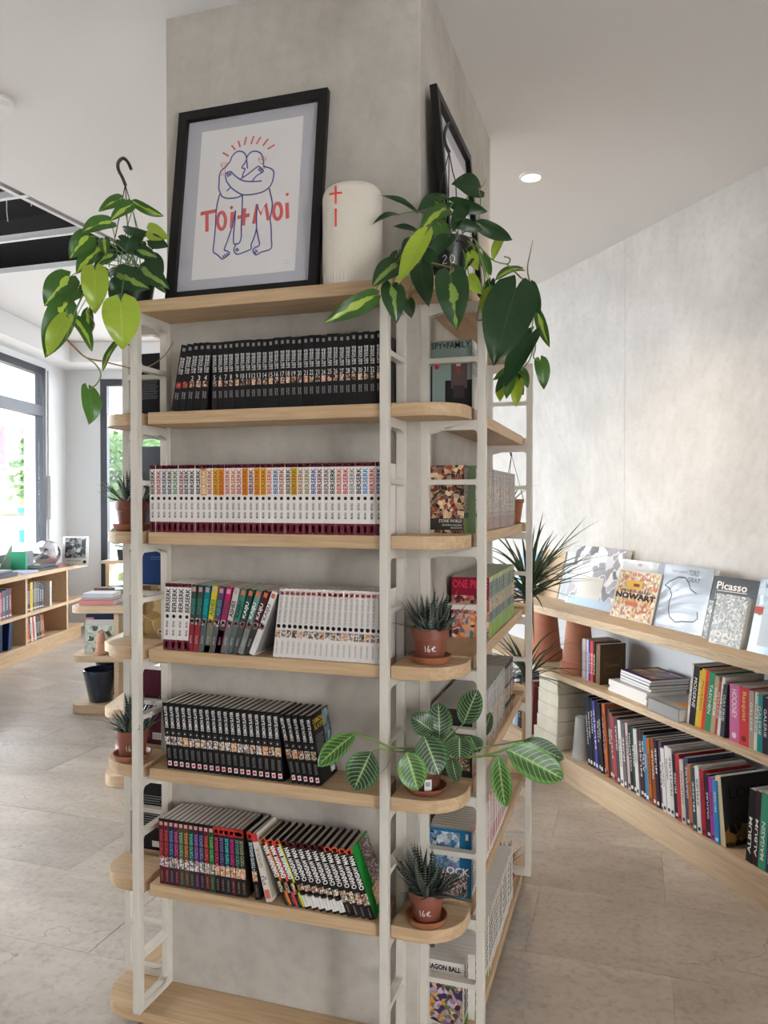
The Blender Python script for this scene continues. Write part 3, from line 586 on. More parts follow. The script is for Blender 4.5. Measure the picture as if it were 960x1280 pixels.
# --- fifth shelf
G1 = [('5a1e22', 'c04a4e', 'maroon', 'red'), ('5e1e22', 'c04a4a', 'deep maroon', 'rose'), ('1e2a3e', '6a8ac8', 'midnight blue', 'blue'), ('5a1a2a', 'c85a9a', 'burgundy', 'pink'), ('3a4a3a', '8ab88a', 'grey-green', 'mint'), ('5a3a1e', 'd8925a', 'brown', 'orange'), ('1e3a34', '5ac0a8', 'bottle green', 'aqua'), ('4a1e3a', '9a7ac8', 'aubergine', 'lilac'), ('2a2434', '7a8ac0', 'slate', 'periwinkle'), ('5a1e1e', 'd85a4a', 'dark red', 'coral'), ('1e4a24', '6ab86a', 'forest green', 'green'), ('241a1e', 'd83a6a', 'black', 'crimson'), ('241a24', '7a6aa0', 'blackish violet', 'violet'), ('1e2a2e', '3ac0c0', 'blackish teal', 'cyan'), ('4a1424', 'c83a8a', 'wine', 'magenta'), ('1e2420', '5a9a8a', 'near-black green', 'sea green'), ('242018', '9a9a7a', 'near-black brown', 'khaki'), ('1a1a1c', 'b8c8d0', 'black', 'ice blue')]
x0 = FX(199.5, 1103); x1 = FX(309, 1126); sp = (x1-x0)/17
for i, (c, tc, nm, tn) in enumerate(G1):
    p = Paint(sp*.94, .178, .115, cm(c)); p.R(0, 1, .955, 1, BLK) if i < 11 else p.R(0, 1, .88, 1, cm('c0342e')); p.R(.18, .82, .90, .955, cm('d89a92')); p.V('TOKYO GHOUL' if i < 11 else 'TOKYO GHOUL:RE', .46, .84, .16, .84, cm(tc), .03)
    p.R(.04, .96, .27, .42, 'art_manga' if i < 11 else 'art_skin'); p.H(str(i+1 if i < 11 else i-10), .25, .75, .40, .45, cm(tc)); p.V('SUI ISHIDA', .05, .22, .3, .68, cm('a0807a')); 
    ln = -1.2-.1*i if i < 16 else (-4 if i == 16 else -8.5); xx = x0+sp*i if i < 17 else FX(319, 1128)
    p.done('manga_volume', I4, xx, .010, ZS[5], RG(ln), '%s manga volume with %s spine lettering on the fifth shelf' % (nm, tn), 'book', 'dark manga with coloured lettering on the fifth shelf', 'paper_grey')
xx = x0+sp*4.96
p = Paint(.017, .178, .115, cm('d2c8ba')); p.V('GHOUL', .5, .8, .2, .8, cm('8a8074'), .02); p.R(0, 1, .88, 1, cm('c0342e')); p.R(.05, .95, .25, .38, 'art_manga'); p.R(.1, .9, .05, .18, cm('c86a5a')); p.C(.05, .95, .04, .96, cm('b8ae98'))
p.done('manga_volume', I4, FX(333, 1130), .008, ZS[5], RG(-14.5), 'cream manga volume leaning between the dark series and the bold-lettered series', 'book', None, 'paper_white')
CH = [('1c1618', 'e07a2a', 'orange'), ('1c1618', 'd83a4a', 'red'), ('1c1618', 'c8c82a', 'yellow'), ('241418', '3a1420', ''), ('1c1618', '3a1424', ''), ('1c1618', '2a1c20', ''), ('1c181a', '302024', ''), ('1a1a1c', '2a2424', ''), ('1a1a1a', '2a2424', ''), ('221a18', '7a5a3a', ''), ('221618', '6a3a34', ''), ('201a22', '5a3a5a', ''), ('1a1418', '6a4a3a', '')]
x0 = FX(357.5, 1131); x1 = FX(470.5, 1145); sp = (x1-x0)/13
for i, (c, lo, nm) in enumerate(CH):
    t = sp*.905; p = Paint(t, .178, .115, cm(c)); p.R(0, 1, .93, 1, cm('d8583a' if i < 3 or i > 8 else '5a1a1e')); p.R(.2, .8, .935, .985, cm('f0c8b8'))
    p.V('CHAINSAW MAN', .42, .90, .10, .90, WHT, .03)
    if i < 3: p.R(.62, 1, 0, .93, cm(lo)); p.V('CHAINSAW MAN', .42, .90, .06, .60, WHT, .03, .0008)
    p.R(.02, .98, .20, .36, 'art_multi')
    if 3 <= i <= 8: p.R(0, 1, .03, .27, cm('ded8d2')); p.V('FUJIMOTO', .06, .24, .35, .62, cm('8a8480'))
    else: p.V('FUJIMOTO', .03, .16, .35, .62, cm('a8a09a'))
    if i == 12: p.C(0, 1, 0, 1, cm('1f8a34')); p.C(.42, .98, .30, .97, 'art_dark', .0005); p.C(.3, .75, .10, .34, 'art_skin', .0006)
    lab = ('black manga volume with bold white title and %s stripe on the fifth shelf' % nm) if nm else ('black manga volume with bold white title and green cover facing out on the fifth shelf' if i == 12 else 'slanting black manga with bold white title, %s of its series' % ORD[i+1])
    p.done('manga_volume', I4, x0+sp*i, .008, ZS[5], RG(-25+.35*i), lab, 'book', 'slanting manga with bold white titles on the fifth shelf', 'paper')
# --- aisle side of the pillar (spines face the wall shelves)
M_AISLE = Matrix.Translation((.846, 0, 0)) @ Matrix.Rotation(math.pi/2, 4, 'Z')
def aisle(zi, ys, sp_, mk, series, setback=0, lean=None, pages='paper_grey'):
    y0, y1 = ys; n = max(1, int(round((y1-y0)/sp_))); s_ = (y1-y0)/n
    for i in range(n):
        p = mk(i, n, s_*.97); lab = 'manga with %s, %s from the pillar corner, %s aisle shelf' % (series, ordw(i+1), ORD[zi] if zi < 6 else 'bottom')
        p.done('manga_volume', M_AISLE, y0+s_*i, (setback if i < 3 else random.uniform(0, .004)), ZS[zi], lean(i) if lean else 0, lab, 'book', 'manga on the aisle side of the pillar', pages)
def mk_spy(i, n, t):
    p = Paint(t, .178, .122, cm('c8d4cc' if i == 0 else 'd8d4cc')); p.V('SPY FAMILY', .5, .9, .2, .8, cm('3a3a38'), .02)
    if i == 0:
        p.L(0, 1, 0, 1, cm('87978f')); p.LT('SPY×FAMILY', .12, .96, .885, .975, BLK, .012); p.L(.02, .14, 0, .70, cm('141416'), .0005); p.L(.42, 1, 0, .42, cm('1e1a1c'), .0005); p.L(.55, .90, .30, .72, cm('5a4a46'), .0007); p.L(.60, .84, .16, .34, cm('3a3032'), .0009); p.L(.66, .76, .62, .74, cm('d8b8a8'), .0011); p.L(.68, .74, .50, .62, cm('9a3a34'), .0013)
        s_ = p; s_.add([(-.0009, (1-.24)*.122+.006*math.cos(a*.6283), .62*.178+.006*math.sin(a*.6283)) for a in range(10)][::-1], [tuple(range(10))], s_.k(cm('c8242a')))
    return p
aisle(1, (.176, .262), .0172, mk_spy, 'pale spine')
def mk_stone(i, n, t):
    g = i < 11; p = Paint(t, .178, .115, cm('6a7a5a' if g else ('c0a888' if i < 17 else 'b8b0ac'))); p.R(0, 1, .30, .72, 'art_multi' if i % 3 else 'art_manga'); p.R(.1, .9, .76, .96, 'art_dark')
    p.R(0, 1, 0, .22, 'art_green' if g else cm('a88a84')); p.V('DR STONE' if g else 'ATELIER', .76, .96, .2, .8, cm('e0d8d0'), .02); p.H(str(i+1), .2, .8, .24, .29, BLK)
    if i == 0:
        p.L(0, 1, 0, 1, 'art_stone'); p.L(0, .16, 0, 1, cm('2a1a18'), .0004)
        for k in range(5): p.L(.02, .15, .30+.13*k-.10, .37+.13*k-.10, cm('8a1e1e'), .0006)
        p.L(.2, .98, .05, .22, cm('3a342e'), .0005); p.LT('STONE WORLD', .42, .95, .160, .205, WHT, .0); p.LT('RIICHIRO INAGAKI', .5, .95, .11, .135, WHT); p.LT('BOICHI', .7, .95, .07, .095, WHT)
    return p
art('art_stone', ['3a2a22', 'c8a070', 'e8d0a8', '6a5040', 'a83a2a', '1e1a1a'], 95, 7)
aisle(2, (.176, .955), .0178, mk_stone, 'mottled spine', .020, None, 'paper_grey')
def mk_one(i, n, t):
    p = Paint(t, .178, .115, cm('a8b098')); p.R(0, 1, .92, 1, cm('b8b878')); p.R(.08, .92, .66, .92, cm('8a9498')); p.V('ONE PIECE', .66, .91, .15, .85, cm('3e444a'), .03); p.R(0, 1, .42, .62, 'art_skin' if i % 2 else 'art_multi'); p.R(.05, .95, .26, .42, cm('5a6a78')); p.R(0, 1, 0, .24, cm(('8aa83e', '9ab84a')[i % 2] if i != 7 else 'c8542a'))
    if i == 0:
        p.L(0, 1, 0, 1, 'art_pirate'); p.L(0, 1, .70, 1, cm('8a1830'), .0004); p.LT('ONE PIECE', .06, .98, .82, .96, cm('d83a52'), .02); p.L(0, 1, .40, .70, 'art_pirate2', .0005); p.L(0, .03, 0, 1, BLK, .0007)
    return p
art('art_pirate', ['e07a3a', 'f0c080', '3a7a8a', 'd8402e', 'f0e0d0', '6a2a1e'], 85, 8); art('art_pirate2', ['2a1418', '8a2a3a', 'e0b098', '1a1014', 'c85a4a'], 90, 9)
aisle(3, (.435, .935), .0168, mk_one, 'lime green foot', 0, None, 'paper_grey')
def mk_hunt(i, n, t):
    p = Paint(t, .178, .115, cm('b0b4ae' if i < n*.75 else '2a262a')); p.R(.08, .92, .62, .94, 'art_dark'); p.V('HUNTER', .64, .93, .2, .8, cm('e8e4e0'), .03); p.R(0, 1, .30, .58, 'art_multi' if i % 2 else 'art_skin'); p.R(0, 1, 0, .2, ('art_green', 'art_red', 'art_dark')[i % 3] if i != n-4 else 'art_red')
    if i == 0: p.L(0, 1, 0, 1, cm('34302e')); p.L(.05, .95, .1, .62, 'art_multi', .0005)
    return p
aisle(4, (.19, .93), .0165, mk_hunt, 'crowded spine art', 0, None, 'paper_grey')
def mk_blue(i, n, t):
    p = Paint(t, .178, .115, cm('ddd8d2')); c = cm('b04a44') if i > 4 else cm('3a4450'); p.R(.2, .8, .10, .90, c); p.V('BLUE LOCK' if i < 5 else 'SAKAMOTO', .35, .88, .25, .75, WHT, .03); p.R(0, 1, .92, 1, 'art_red')
    if i == 0:
        p.L(0, 1, 0, 1, cm('1e6a94')); p.L(.0, .72, .35, .95, 'art_blue2', .0004); p.L(.1, .9, .02, .36, 'art_dark', .0005); p.LT('LOCK', .30, .96, .33, .44, WHT, .03); p.LT('1', .86, .92, .86, .95, WHT, .02)
    return p
art('art_blue2', ['2a6a9a', '7aa0a8', '6a5a8a', 'd8e0e0', '243040'], 80, 10)
aisle(5, (.186, .83), .0165, mk_blue, 'striped white spine', 0, None, 'paper')
def mk_ball(i, n, t):
    p = Paint(t, .178, .115, cm('e2dcd2')); 
    for k in range(6): p.R(.2+.06*(k % 2), .8, .22+.115*k, .30+.115*k, cm('2a2626') if (k+i) % 3 else cm('7a7470'))
    p.R(0, 1, 0, .13, cm('6a8a3a') if i < 16 else cm('d8d2c8')); p.D(.5, .95, .3, cm('c87a2a'))
    if i == 0:
        p.L(.0, .96, .0, .68, 'art_ball'); p.LT('DRAGON BALL', .04, .92, .86, .94, BLK, .04); p.LT('AKIRA TORIYAMA', .2, .92, .75, .79, cm('3a3634'), .01); p.L(.08, .94, .02, .66, 'art_ball', .0005)
    return p
art('art_ball', ['3a2a5a', '5a7a3a', 'e8903a', 'f0d0b0', '2a4a2a', 'c8b0d8'], 85, 11)
aisle(6, (.192, .93), .0172, mk_ball, 'block-marked white spine', .02, None, 'paper_white')
# --- window side of the pillar: tall books, front covers towards the poster side
M_WSIDE = Matrix.Translation((-.172, 0, 0)) @ Matrix.Rotation(-math.pi/2, 4, 'Z')    # local x -> -y, local y -> +x
def wside(y, t, h, d, zi, cover, label, paint=None, lean=0, setback=.0, pages='paper_white'):
    p = Paint(t, h, d, cm(cover))
    if paint: paint(p)
    p.done('tall_book', M_WSIDE, -(y+t), setback, ZS[zi], lean, label, 'book', 'tall books on the window side of the pillar', pages)
# the cover facing the poster side is the x=t side: u runs from spine (outer, u=0) to fore-edge (u=1)
def c_black(p):
    p.C(.78, 1, 0, .66, 'art_green', .0005); p.C(.88, 1, .45, .70, cm('a88a6a'), .0006)
    for k in range(11): p.C(.20, .66-.03*(k % 3), .58-.026*k, .588-.026*k, cm('8a8a8c'), .0006)
def c_gold(p): p.C(0, 1, 0, 1, 'art_gold', .0004); p.C(.62, .90, .06, .14, WHT, .0006); p.C(.66, .86, .08, .12, cm('3a3634'), .0007)
def c_bar(p): p.C(.45, .78, .07, .16, WHT, .0006); [p.C(.48+.04*k, .49+.04*k, .08, .15, BLK, .0008) for k in range(7)]
def c_lines(p): [p.C(.18, .75-.04*(k % 3), .80-.035*k, .81-.035*k, cm('a0a0a0'), .0006) for k in range(14)]; p.C(.45, .85, .05, .14, WHT, .0007)
art('art_gold', ['6a4a1e', 'c8a05a', 'e8d098', '8a6a34', 'a88a4a', 'd8b878'], 26, 12)
wside(.176, .018, .196, .125, 1, '1e1f23', 'black book with small white text on the uppermost window-side shelf', c_black)
wside(.178, .03, .245, .12, 2, '6a7078', 'grey tall book behind the white manga on the window side', None, 0, .02)
wside(.176, .022, .150, .125, 3, 'b08a4a', 'golden relief covered book on the window side', c_gold)
wside(.200, .035, .262, .126, 3, '1f3f78', 'navy blue tall book behind the golden book', lambda p: (p.C(.3, 1, .885, .892, cm('6a8ab0'), .0006), p.C(.3, 1, .862, .867, cm('6a8ab0'), .0006)))
wside(.178, .045, .222, .126, 4, '4e1a2c', 'maroon boxed book with barcode on the window side', c_bar)
wside(.178, .03, .20, .120, 5, '17171a', 'black book with white printed lines low on the window side', c_lines)
wside(.30, .02, .20, .115, 6, '7a88a8', 'grey-blue book leaning on the bottom window-side board', None, RG(-14))
# ================================================================== WALL BOOKCASE ON THE RIGHT
WB = empty('wall_bookcase'); WB.matrix_world = M_RIGHT; tag(WB, 'low oak shelves along the plaster wall carried by pots and blocks', 'bookcase')
Z1, Z2, Z3 = .130, .545, .882
X0, X1 = -2.3, 3.4
MB().box(X0, X1, 0, .349, Z3-.040, Z3).build('shelf', 'oak_block', WB, bevel=.002)
MB().box(X0, X1, 0, .349, Z2-.028, Z2).build('shelf', 'oak_block', WB, bevel=.002)
MB().box(X0, X1, -.005, .349, Z1-.025, Z1).build('shelf', 'oak_pale', WB, bevel=.002)
MB().box(X0, X1, .0, .345, .0005, Z1-.0245).build('plinth', 'oak_pale', WB)
mat('back_grey', (.62, .63, .64), .7)
MB().box(X0, X1, .338, .349, Z1, Z3-.04).build('back_panel', 'back_grey', WB)
for x in (1.75, 3.0): MB().box(x, x+.03, .01, .337, Z1, Z2-.028).box(x, x+.03, .01, .337, Z2, Z3-.04).build('divider', 'oak_pale', WB)
# inverted clay pots carrying the top board
mat('clay', (.50, .20, .115), .8, .22, 9, .25, bscale=60); mat('clay_light', (.60, .29, .19), .85, .2, 12)
def inv_pot(name, M, x, y, z, r0, r1, h, m, label, rim=.055):
    p = MB().lathe([(r0-.012, 0), (r0, .003), (r0+.001, rim), (r0-.010, rim+.006), (r1, h-.004), (r1-.006, h)], 32).build(name, m, smooth=True)
    p.matrix_world = M @ Matrix.Translation((x, y, z)); return tag(p, label, 'plant pot')
inv_pot('clay_pot', M_RIGHT, -.42, .155, Z2, .098, .064, Z3-.04-Z2, 'clay', 'upturned terracotta pot under the top board beside the spiky plant')
inv_pot('clay_pot', M_RIGHT, -.045, .135, Z2, .092, .060, Z3-.04-Z2, 'clay', 'upturned terracotta pot next to the thin coloured books')
# cream stone blocks carrying the middle board
mat('lime_block', (.70, .64, .52), .9, .12, 14, .5, bscale=40)
z = Z1
for i, (h, a, b_) in enumerate(((.075, -.30, -.052), (.075, -.272, -.055), (.072, -.270, -.058), (.0715, -.272, -.062), (.0935, -.270, -.075))):
    h = min(h, Z2-.028-z); o = MB().box(0, b_-a, 0, .21, 0, h).build('stone_block', 'lime_block', bevel=.005); o.matrix_world = M_RIGHT @ Matrix.Translation((a, .012+.004*i, z)); z += h
    tag(o, 'cream stone block, %s from the ground of the block stack' % ORD[i+1], 'stone block', 'cream stone blocks holding the shelf')
mat('concrete', (.36, .34, .32), .85, .15, 10)
inv_pot('concrete_pot', M_RIGHT, .085, .085, Z1, .066, .040, .215, 'concrete', 'upturned grey concrete pot between blocks and tall books', .0)
# --- tall books on the lowest board
LOW = [('20242c', 'black-blue'), ('1c2230', 'midnight'), ('1e2024', 'charcoal'), ('4a4496', 'violet'), ('23222a', 'ink'), ('25242a', 'coal'), ('222428', 'graphite'), ('b0603a', 'copper'), ('4a4a4e', 'steel grey'), ('8a4a44', 'brick'), ('a8444a', 'rose red'), ('4a4648', 'smoke'), ('d8d0c8', 'white'), ('6a6668', 'grey'), ('c0a8a4', 'blush'), ('24262a', 'onyx'), ('2a4a3e', 'spruce'), ('cfcac4', 'ivory'), ('4a2e38', 'aubergine'), ('2a2428', 'dark plum'), ('3a7aa0', 'sky blue'), ('a8622a', 'caramel'), ('8a4a1e', 'rust'), ('2a2030', 'dark violet'), ('5a4a5a', 'mauve'), ('d6d2cc', 'chalk'), ('dad6d0', 'pearl'), ('d0ccc8', 'bone'), ('1e2024', 'jet'), ('b0303a', 'scarlet'), ('c8bcb0', 'sand'), ('4a4e6a', 'slate blue'), ('b06a3a', 'amber'), ('3a4a5a', 'petrol'), ('d8d4d0', 'snow'), ('a82434', 'crimson'), ('2a2434', 'indigo'), ('a83a9a', 'purple'), ('2a8ac8', 'azure')]
n = len(LOW); xa, xb = .185, 1.135; sp = (xb-xa)/n; rr = random.Random(11)
for i, (c, nm) in enumerate(LOW):
    t = sp*.93; h = (.345 if i < 8 else .335-.0022*i)+rr.uniform(-.012, .008); h = min(h, .375)
    p = Paint(t, h, .24, cm(c)); ti = cm('d8d4ce') if int(c[:2], 16) < 150 else cm('3a3638')
    p.V(('COLLECTION', 'GRAVURE', 'PEINTURE', 'MUSEE', 'ATELIER')[i % 5], .30+.1*(i % 3), .72+.05*(i % 4), .28, .74, ti, .01); p.R(.2, .8, .04, .09, ti)
    p.done('art_book', M_RIGHT, xa+sp*i, .042-.035*i/n+rr.uniform(0, .012), Z1, RG(-7+2.5*i/n), '%s spined tall book in the lowest wall row' % nm, 'book', 'tall books on the lowest wall board', 'paper_grey')
p = Paint(.030, .262, .235, cm('c8bc9a')); p.C(0, 1, 0, 1, cm('3a3a38')); p.CT('LOIRE', .14, .90, .66, .82, cm('1c1c1c'), .0); p.C(0, 1, 0, .30, 'art_loire', .0006)
art('art_loire', ['1e1a14', '8a6a34', '3a3424', 'b08a4a', '14120e'], 22, 13)
p.done('art_book', M_RIGHT, 1.133, .018, Z1, RG(-7), 'cream spined book showing its dark river cover in the lowest row', 'book', None, 'paper_white')
TAIL = [('16161a', 'black', ''), ('3a2228', 'dark wine', ''), ('3e9a7a', 'jade green', 'MAGASIN'), ('3a4a6a', 'denim blue', 'MAGASIN GENERAL'), ('34483a', 'moss green', 'MAGASIN GENERAL'), ('c8c0b0', 'pale illustrated', ''), ('7a4a3a', 'russet', ''), ('2a3a5a', 'marine', '')]
x = 1.268
for i, (c, nm, tx) in enumerate(TAIL):
    t = (.030, .026, .034, .030, .032, .035, .03, .03)[i]; p = Paint(t, .275+.004*(i % 3), .22, cm(c)); p.V(tx or 'ALBUM', .12, .62, .22, .72, WHT, .02)
    if c == 'c8c0b0': p.R(0, 1, 0, .3, 'art_red')
    p.done('art_book', M_RIGHT, x, .012, Z1, RG(3.5), '%s comic album standing past the dark river cover' % nm, 'book', 'comic albums on the lowest wall board', 'paper_white'); x += t*1.04
for i in range(8):      # beyond the blocks
    c, nm = (('2a3448', 'dark blue'), ('d0d4d8', 'silver'), ('9ab0c8', 'pale blue'), ('1e2026', 'black'), ('5a3a3a', 'brown'), ('30343c', 'gunmetal'), ('b8bcc0', 'light grey'), ('7a3a3a', 'red-brown'))[i]
    p = Paint(.030, .30+.008*(i % 3), .22, cm(c)); p.V('CATALOGUE', .2, .7, .25, .75, cm('c8c8c8')); p.done('art_book', M_RIGHT, -.62+.034*i, .03, Z1, RG(4), '%s tall book on the far side of the cream blocks' % nm, 'book', 'tall books behind the cream blocks', 'paper_white')
# --- middle board
TH7 = [('a8a4b0', 'pale lilac'), ('c8b88a', 'sand yellow'), ('8a7ab0', 'lavender'), ('d8d0c8', 'off-white'), ('4a3a8a', 'indigo'), ('d8442e', 'orange-red'), ('1e1a1c', 'black')]
x = .085
for i, (c, nm) in enumerate(TH7):
    t = (.012, .012, .012, .012, .016, .020, .016)[i]*1.15; p = Paint(t, .205+.003*(i % 2), .15, cm(c)); p.V('POESIE', .2, .7, .25, .75, cm('5a5458') if i < 4 else WHT); p.done('art_book', M_RIGHT, x, .075, Z2, 0, '%s thin book beside the upturned clay pot' % nm, 'book', 'thin coloured books on the middle wall board'); x += t*1.03
p = Paint(.034, .20, .15, cm('7a6248')); p.C(0, 1, 0, 1, cm('5a4632')); p.CT('Grimm', .25, .75, .42, .54, cm('8a7048'), .01)
for f in ((.18, .82, .28, .285), (.18, .82, .70, .705), (.18, .19, .28, .70), (.81, .82, .28, .70)): p.C(*f, cm('8a7048'), .0006)
p.done('art_book', M_RIGHT, x+.004, .075, Z2, RG(1), 'brown cloth book with framed cover beside thin coloured books', 'book', None)
x = x+.05
for i in range(8):      # stacked magazines
    lo = i < 4; w, d = (.30, .21) if lo else (.245, .20); h = .0135
    b = MB().box(0, w, 0, d, .001, h-.001); o = b.build('page_block', 'paper_white'); c = MB().box(-.001, w+.001, -.001, d+.001, 0, .001, 0).box(-.001, w+.001, -.001, d+.001, h-.001, h, 0).box(-.001, .0005, -.001, d+.001, 0, h, 0).build('magazine', cm('ddd8d4') if lo else cm('3a2458'))
    if i == 7: MB().quad((.02, .02, h+.0004), (w-.02, .02, h+.0004), (w-.02, d-.02, h+.0004), (.02, d-.02, h+.0004)).build('cover_print', 'art_purple' if 'art_purple' in MATS else art('art_purple', ['3a1e5a', '5a2a6a', '2a1a44', 'c8a03a', '7a2a5a'], 22, 14), c)
    o.parent = c; c.matrix_world = M_RIGHT @ Matrix.Translation((.345+(0 if lo else .05)+rr.uniform(-.006, .006), .06+rr.uniform(-.004, .004)+(0 if lo else .03), Z2+h*i+.0002*i)) @ Matrix.Rotation(RG(rr.uniform(-2, 2)-4), 4, 'Z')
    tag(c, ('white spined magazine, %s from the bottom of the flat stack' if lo else 'purple covered magazine, %s from the bottom of the flat stack') % ORD[i+1], 'magazine', 'magazines in a flat stack')
c = MB().box(0, .212, 0, .21, 0, .003).box(0, .212, 0, .21, .052, .055).box(0, .212, 0, .003, 0, .055).build('catalogue', cm('9a9a98')); c.matrix_world = M_RIGHT @ Matrix.Translation((.70, .012, Z2+.0004)) @ Matrix.Rotation(RG(-3), 4, 'Z'); tag(c, 'thick grey catalogue lying flat beside the magazine stack', 'book')
MB().box(.002, .209, .003, .207, .003, .052).build('page_block', 'paper_white', c); MB().quad((.12, .04, .0554), (.205, .04, .0554), (.205, .12, .0554), (.12, .12, .0554)).build('cover_print', cm('c88a4a'), c)
MIDR = [('d8d2ca', 'cream', .014, 7), ('1c1c1e', 'black', .040, 7), ('c8b03a', 'mustard', .014, 7), ('d8a82a', 'golden yellow', .026, 7), ('d83e24', 'red-orange', .022, 7), ('2e8a62', 'emerald', .036, 7), ('b09a78', 'tan', .026, 7), ('a84a4a', 'faded red', .016, 7), ('d8d4ce', 'white', .018, 7), ('3a4048', 'dark cloth', .024, 5), ('c86a9a', 'pink', .056, 0), ('c8383e', 'bright red', .054, 0), ('a89a88', 'beige', .026, 0), ('dcd8d0', 'pale', .018, 2), ('1f8a86', 'teal', .030, 0), ('2a2438', 'night blue', .030, 0), ('b05040', 'terracotta', .034, 0), ('d0c8b8', 'stone', .03, 0), ('6a2a34', 'oxblood', .03, 0), ('3a5a4a', 'fern', .03, 0)]
x = .925
for i, (c, nm, t, ln) in enumerate(MIDR):
    t *= .86; h = (.252, .248, .236, .244, .246, .24, .232, .215, .236, .21, .218, .22, .215, .215, .21, .205, .2, .2, .2, .2)[i]; p = Paint(t, h, .19, cm(c))
    tx = {10: 'HOCKNEY', 11: 'Basquiat', 1: 'MODERNE', 3: 'PICASSO', 4: 'PHAIDON', 5: 'TASCHEN'}.get(i, 'GALERIE')
    p.Vd(tx, .42 if i in (10, 11) else .3, .92 if i in (10, 11) else .8, .24, .74, cm('d8c86a') if i == 11 else (WHT if int(c[:2], 16) < 205 else cm('4a4640')), .0)
    if i in (10, 11): p.D(.5, .12, .24, cm('e8d0d8' if i == 10 else '7a1e22'))
    p.done('art_book', M_RIGHT, x, .03, Z2, RG(ln), '%s spined art book in the middle wall row' % nm, 'book', 'art books on the middle wall board', 'paper_white'); x += t/math.cos(RG(ln))*1.02+(.03 if i == 9 else 0)
# --- front-facing books on the top board, leaning on the wall
def display(px_a, px_b, hgt, t, lean, cover, label, paint=None, pages='paper_white', ysh=0, M=M_RIGHT, z=None):
    z = Z3 if z is None else z
    a = M.inverted() @ at(*px_a, 2, z); b = M.inverted() @ at(*px_b, 2, z); w = (b-a).xy.length; y = min((a.y+b.y)/2+ysh, .349-t-hgt*math.sin(lean)*.98)
    p = MB(); mats = [cover]; 
    def k(m):
        if m not in mats: mats.append(m)
        return mats.index(m)
    p.box(0, w, 0, .002, 0, hgt, 0); p.box(0, w, t-.002, t, 0, hgt, 0); p.box(0, .002, 0, t, 0, hgt, 0)
    P = lambda u, v, e=.0004: (u*w, -e, v*hgt)
    if paint:
        def rect(u0, u1, v0, v1, m, e=.0004): p.quad(P(u0, v0, e), P(u1, v0, e), P(u1, v1, e), P(u0, v1, e), k(m))
        def text(s, u0, u1, v0, v1, m, bold=0, e=.0009): put_text(p, s, lambda q, r: P(q, r, e), u0, u1, v0, v1, k(m), bold)
        def line(pts, wd, m, e=.0008): p.ribbon([(q[0]*w, q[1]*hgt) for q in pts], wd, lambda q, r: (q, -e, r), k(m))
        paint(rect, text, line)
    o = p.build('display_book', mats); MB().box(.002, w-.002, .002, t-.002, .002, hgt-.002).build('page_block', pages, o)
    o.matrix_world = M @ Matrix.Translation(((a.x+b.x)/2-w/2, y, z+.0003)) @ Matrix.Rotation(-lean, 4, 'X')
    return tag(o, label, 'book', 'books displayed on the top wall board')
def shiny(h): return cm(h, .12, .6)
art('art_cloud', ['5a5658', 'a8a4a8', 'f0ece8', 'd8d4d8', '8a868a'], 16, 15); art('art_now', ['c8bca0', 'e0d8c8', 'a88a5a', 'd8b04a', '7a6a5a', 'c85a4a'], 75, 16); art('art_portrait', ['4a4a46', 'a8a8a0', 'd8d8d0', '6a6a64', '8a8a82'], 120, 17); art('art_stripes', ['4a7a9a', 'c8dce4', '8ab0c0', 'e8f0f4'], 34, 18)
display((640, 741), (668, 745), .26, .02, RG(12), cm('8ab0d8'), 'pale blue book on the top wall board behind the spiky plant', lambda R_, T, L: R_(.1, .9, .1, .9, cm('a8c4e0')))
display((684, 742), (702, 748), .285, .03, RG(13), cm('c8b090'), 'beige linen book on the top wall board behind the spiky leaves', None)
display((703, 748), (721, 754), .285, .02, RG(14), shiny('d0d4d6'), 'silvery book with red round sticker on the top wall board', lambda R_, T, L: (R_(.62, .92, .72, .88, cm('c83a4a')), R_(.1, .9, .05, .5, cm('b8c0c4'))))
display((718, 752), (753, 766.5), .335, .04, RG(15), shiny('aaa6a2'), 'large glossy book with cloudy grey and cream cover', lambda R_, T, L: (R_(.0, 1, .0, 1, 'art_cloud'), R_(.05, .95, .0, .14, cm('b8cce0'), .0008), R_(.25, .7, .14, .50, cm('d4d0c6'), .0007)))
display((761, 766), (806, 777), .285, .03, RG(14), shiny('b8b8b6'), 'white glossy book half hidden behind the illustrated cover', lambda R_, T, L: R_(.42, .52, .90, .95, cm('b88a8a')), ysh=.025)
display((764, 769), (811, 781.5), .242, .03, RG(15), cm('d0c6b4'), 'illustrated cover book with bold dark title', lambda R_, T, L: (R_(.04, .98, .02, .98, 'art_now'), R_(.25, .62, .62, .80, cm('d8a84a'), .0006), R_(.42, .56, .68, .74, cm('7a3a34'), .0007), T('ARNAUD KABRE', .15, .85, .56, .61, cm('2a2624'), .02), T('NOWART', .04, .98, .42, .54, cm('1e1c1c'), .05), R_(.35, .62, .28, .36, cm('c86a5a'), .0006)))
display((816, 779), (868, 796), .292, .03, RG(14), shiny('959da6'), 'grey-blue book with a black outline drawing', lambda R_, T, L: (R_(0, .13, 0, 1, cm('9aa2aa')), T('TORO', .58, .76, .86, .95, cm('5a5e62'), .01), T('GRAY', .58, .80, .76, .84, cm('5a5e62'), .01), T('EXPOSITION', .30, .56, .89, .92, cm('7a7e82')), L([(.2, .66), (.28, .74), (.42, .82), (.54, .82), (.62, .74), (.66, .66), (.78, .60)], .004, BLK), L([(.2, .66), (.30, .62), (.36, .52), (.34, .40), (.36, .28), (.40, .18), (.52, .12), (.62, .15), (.82, .18), (.88, .24), (.85, .34)], .004, BLK)))
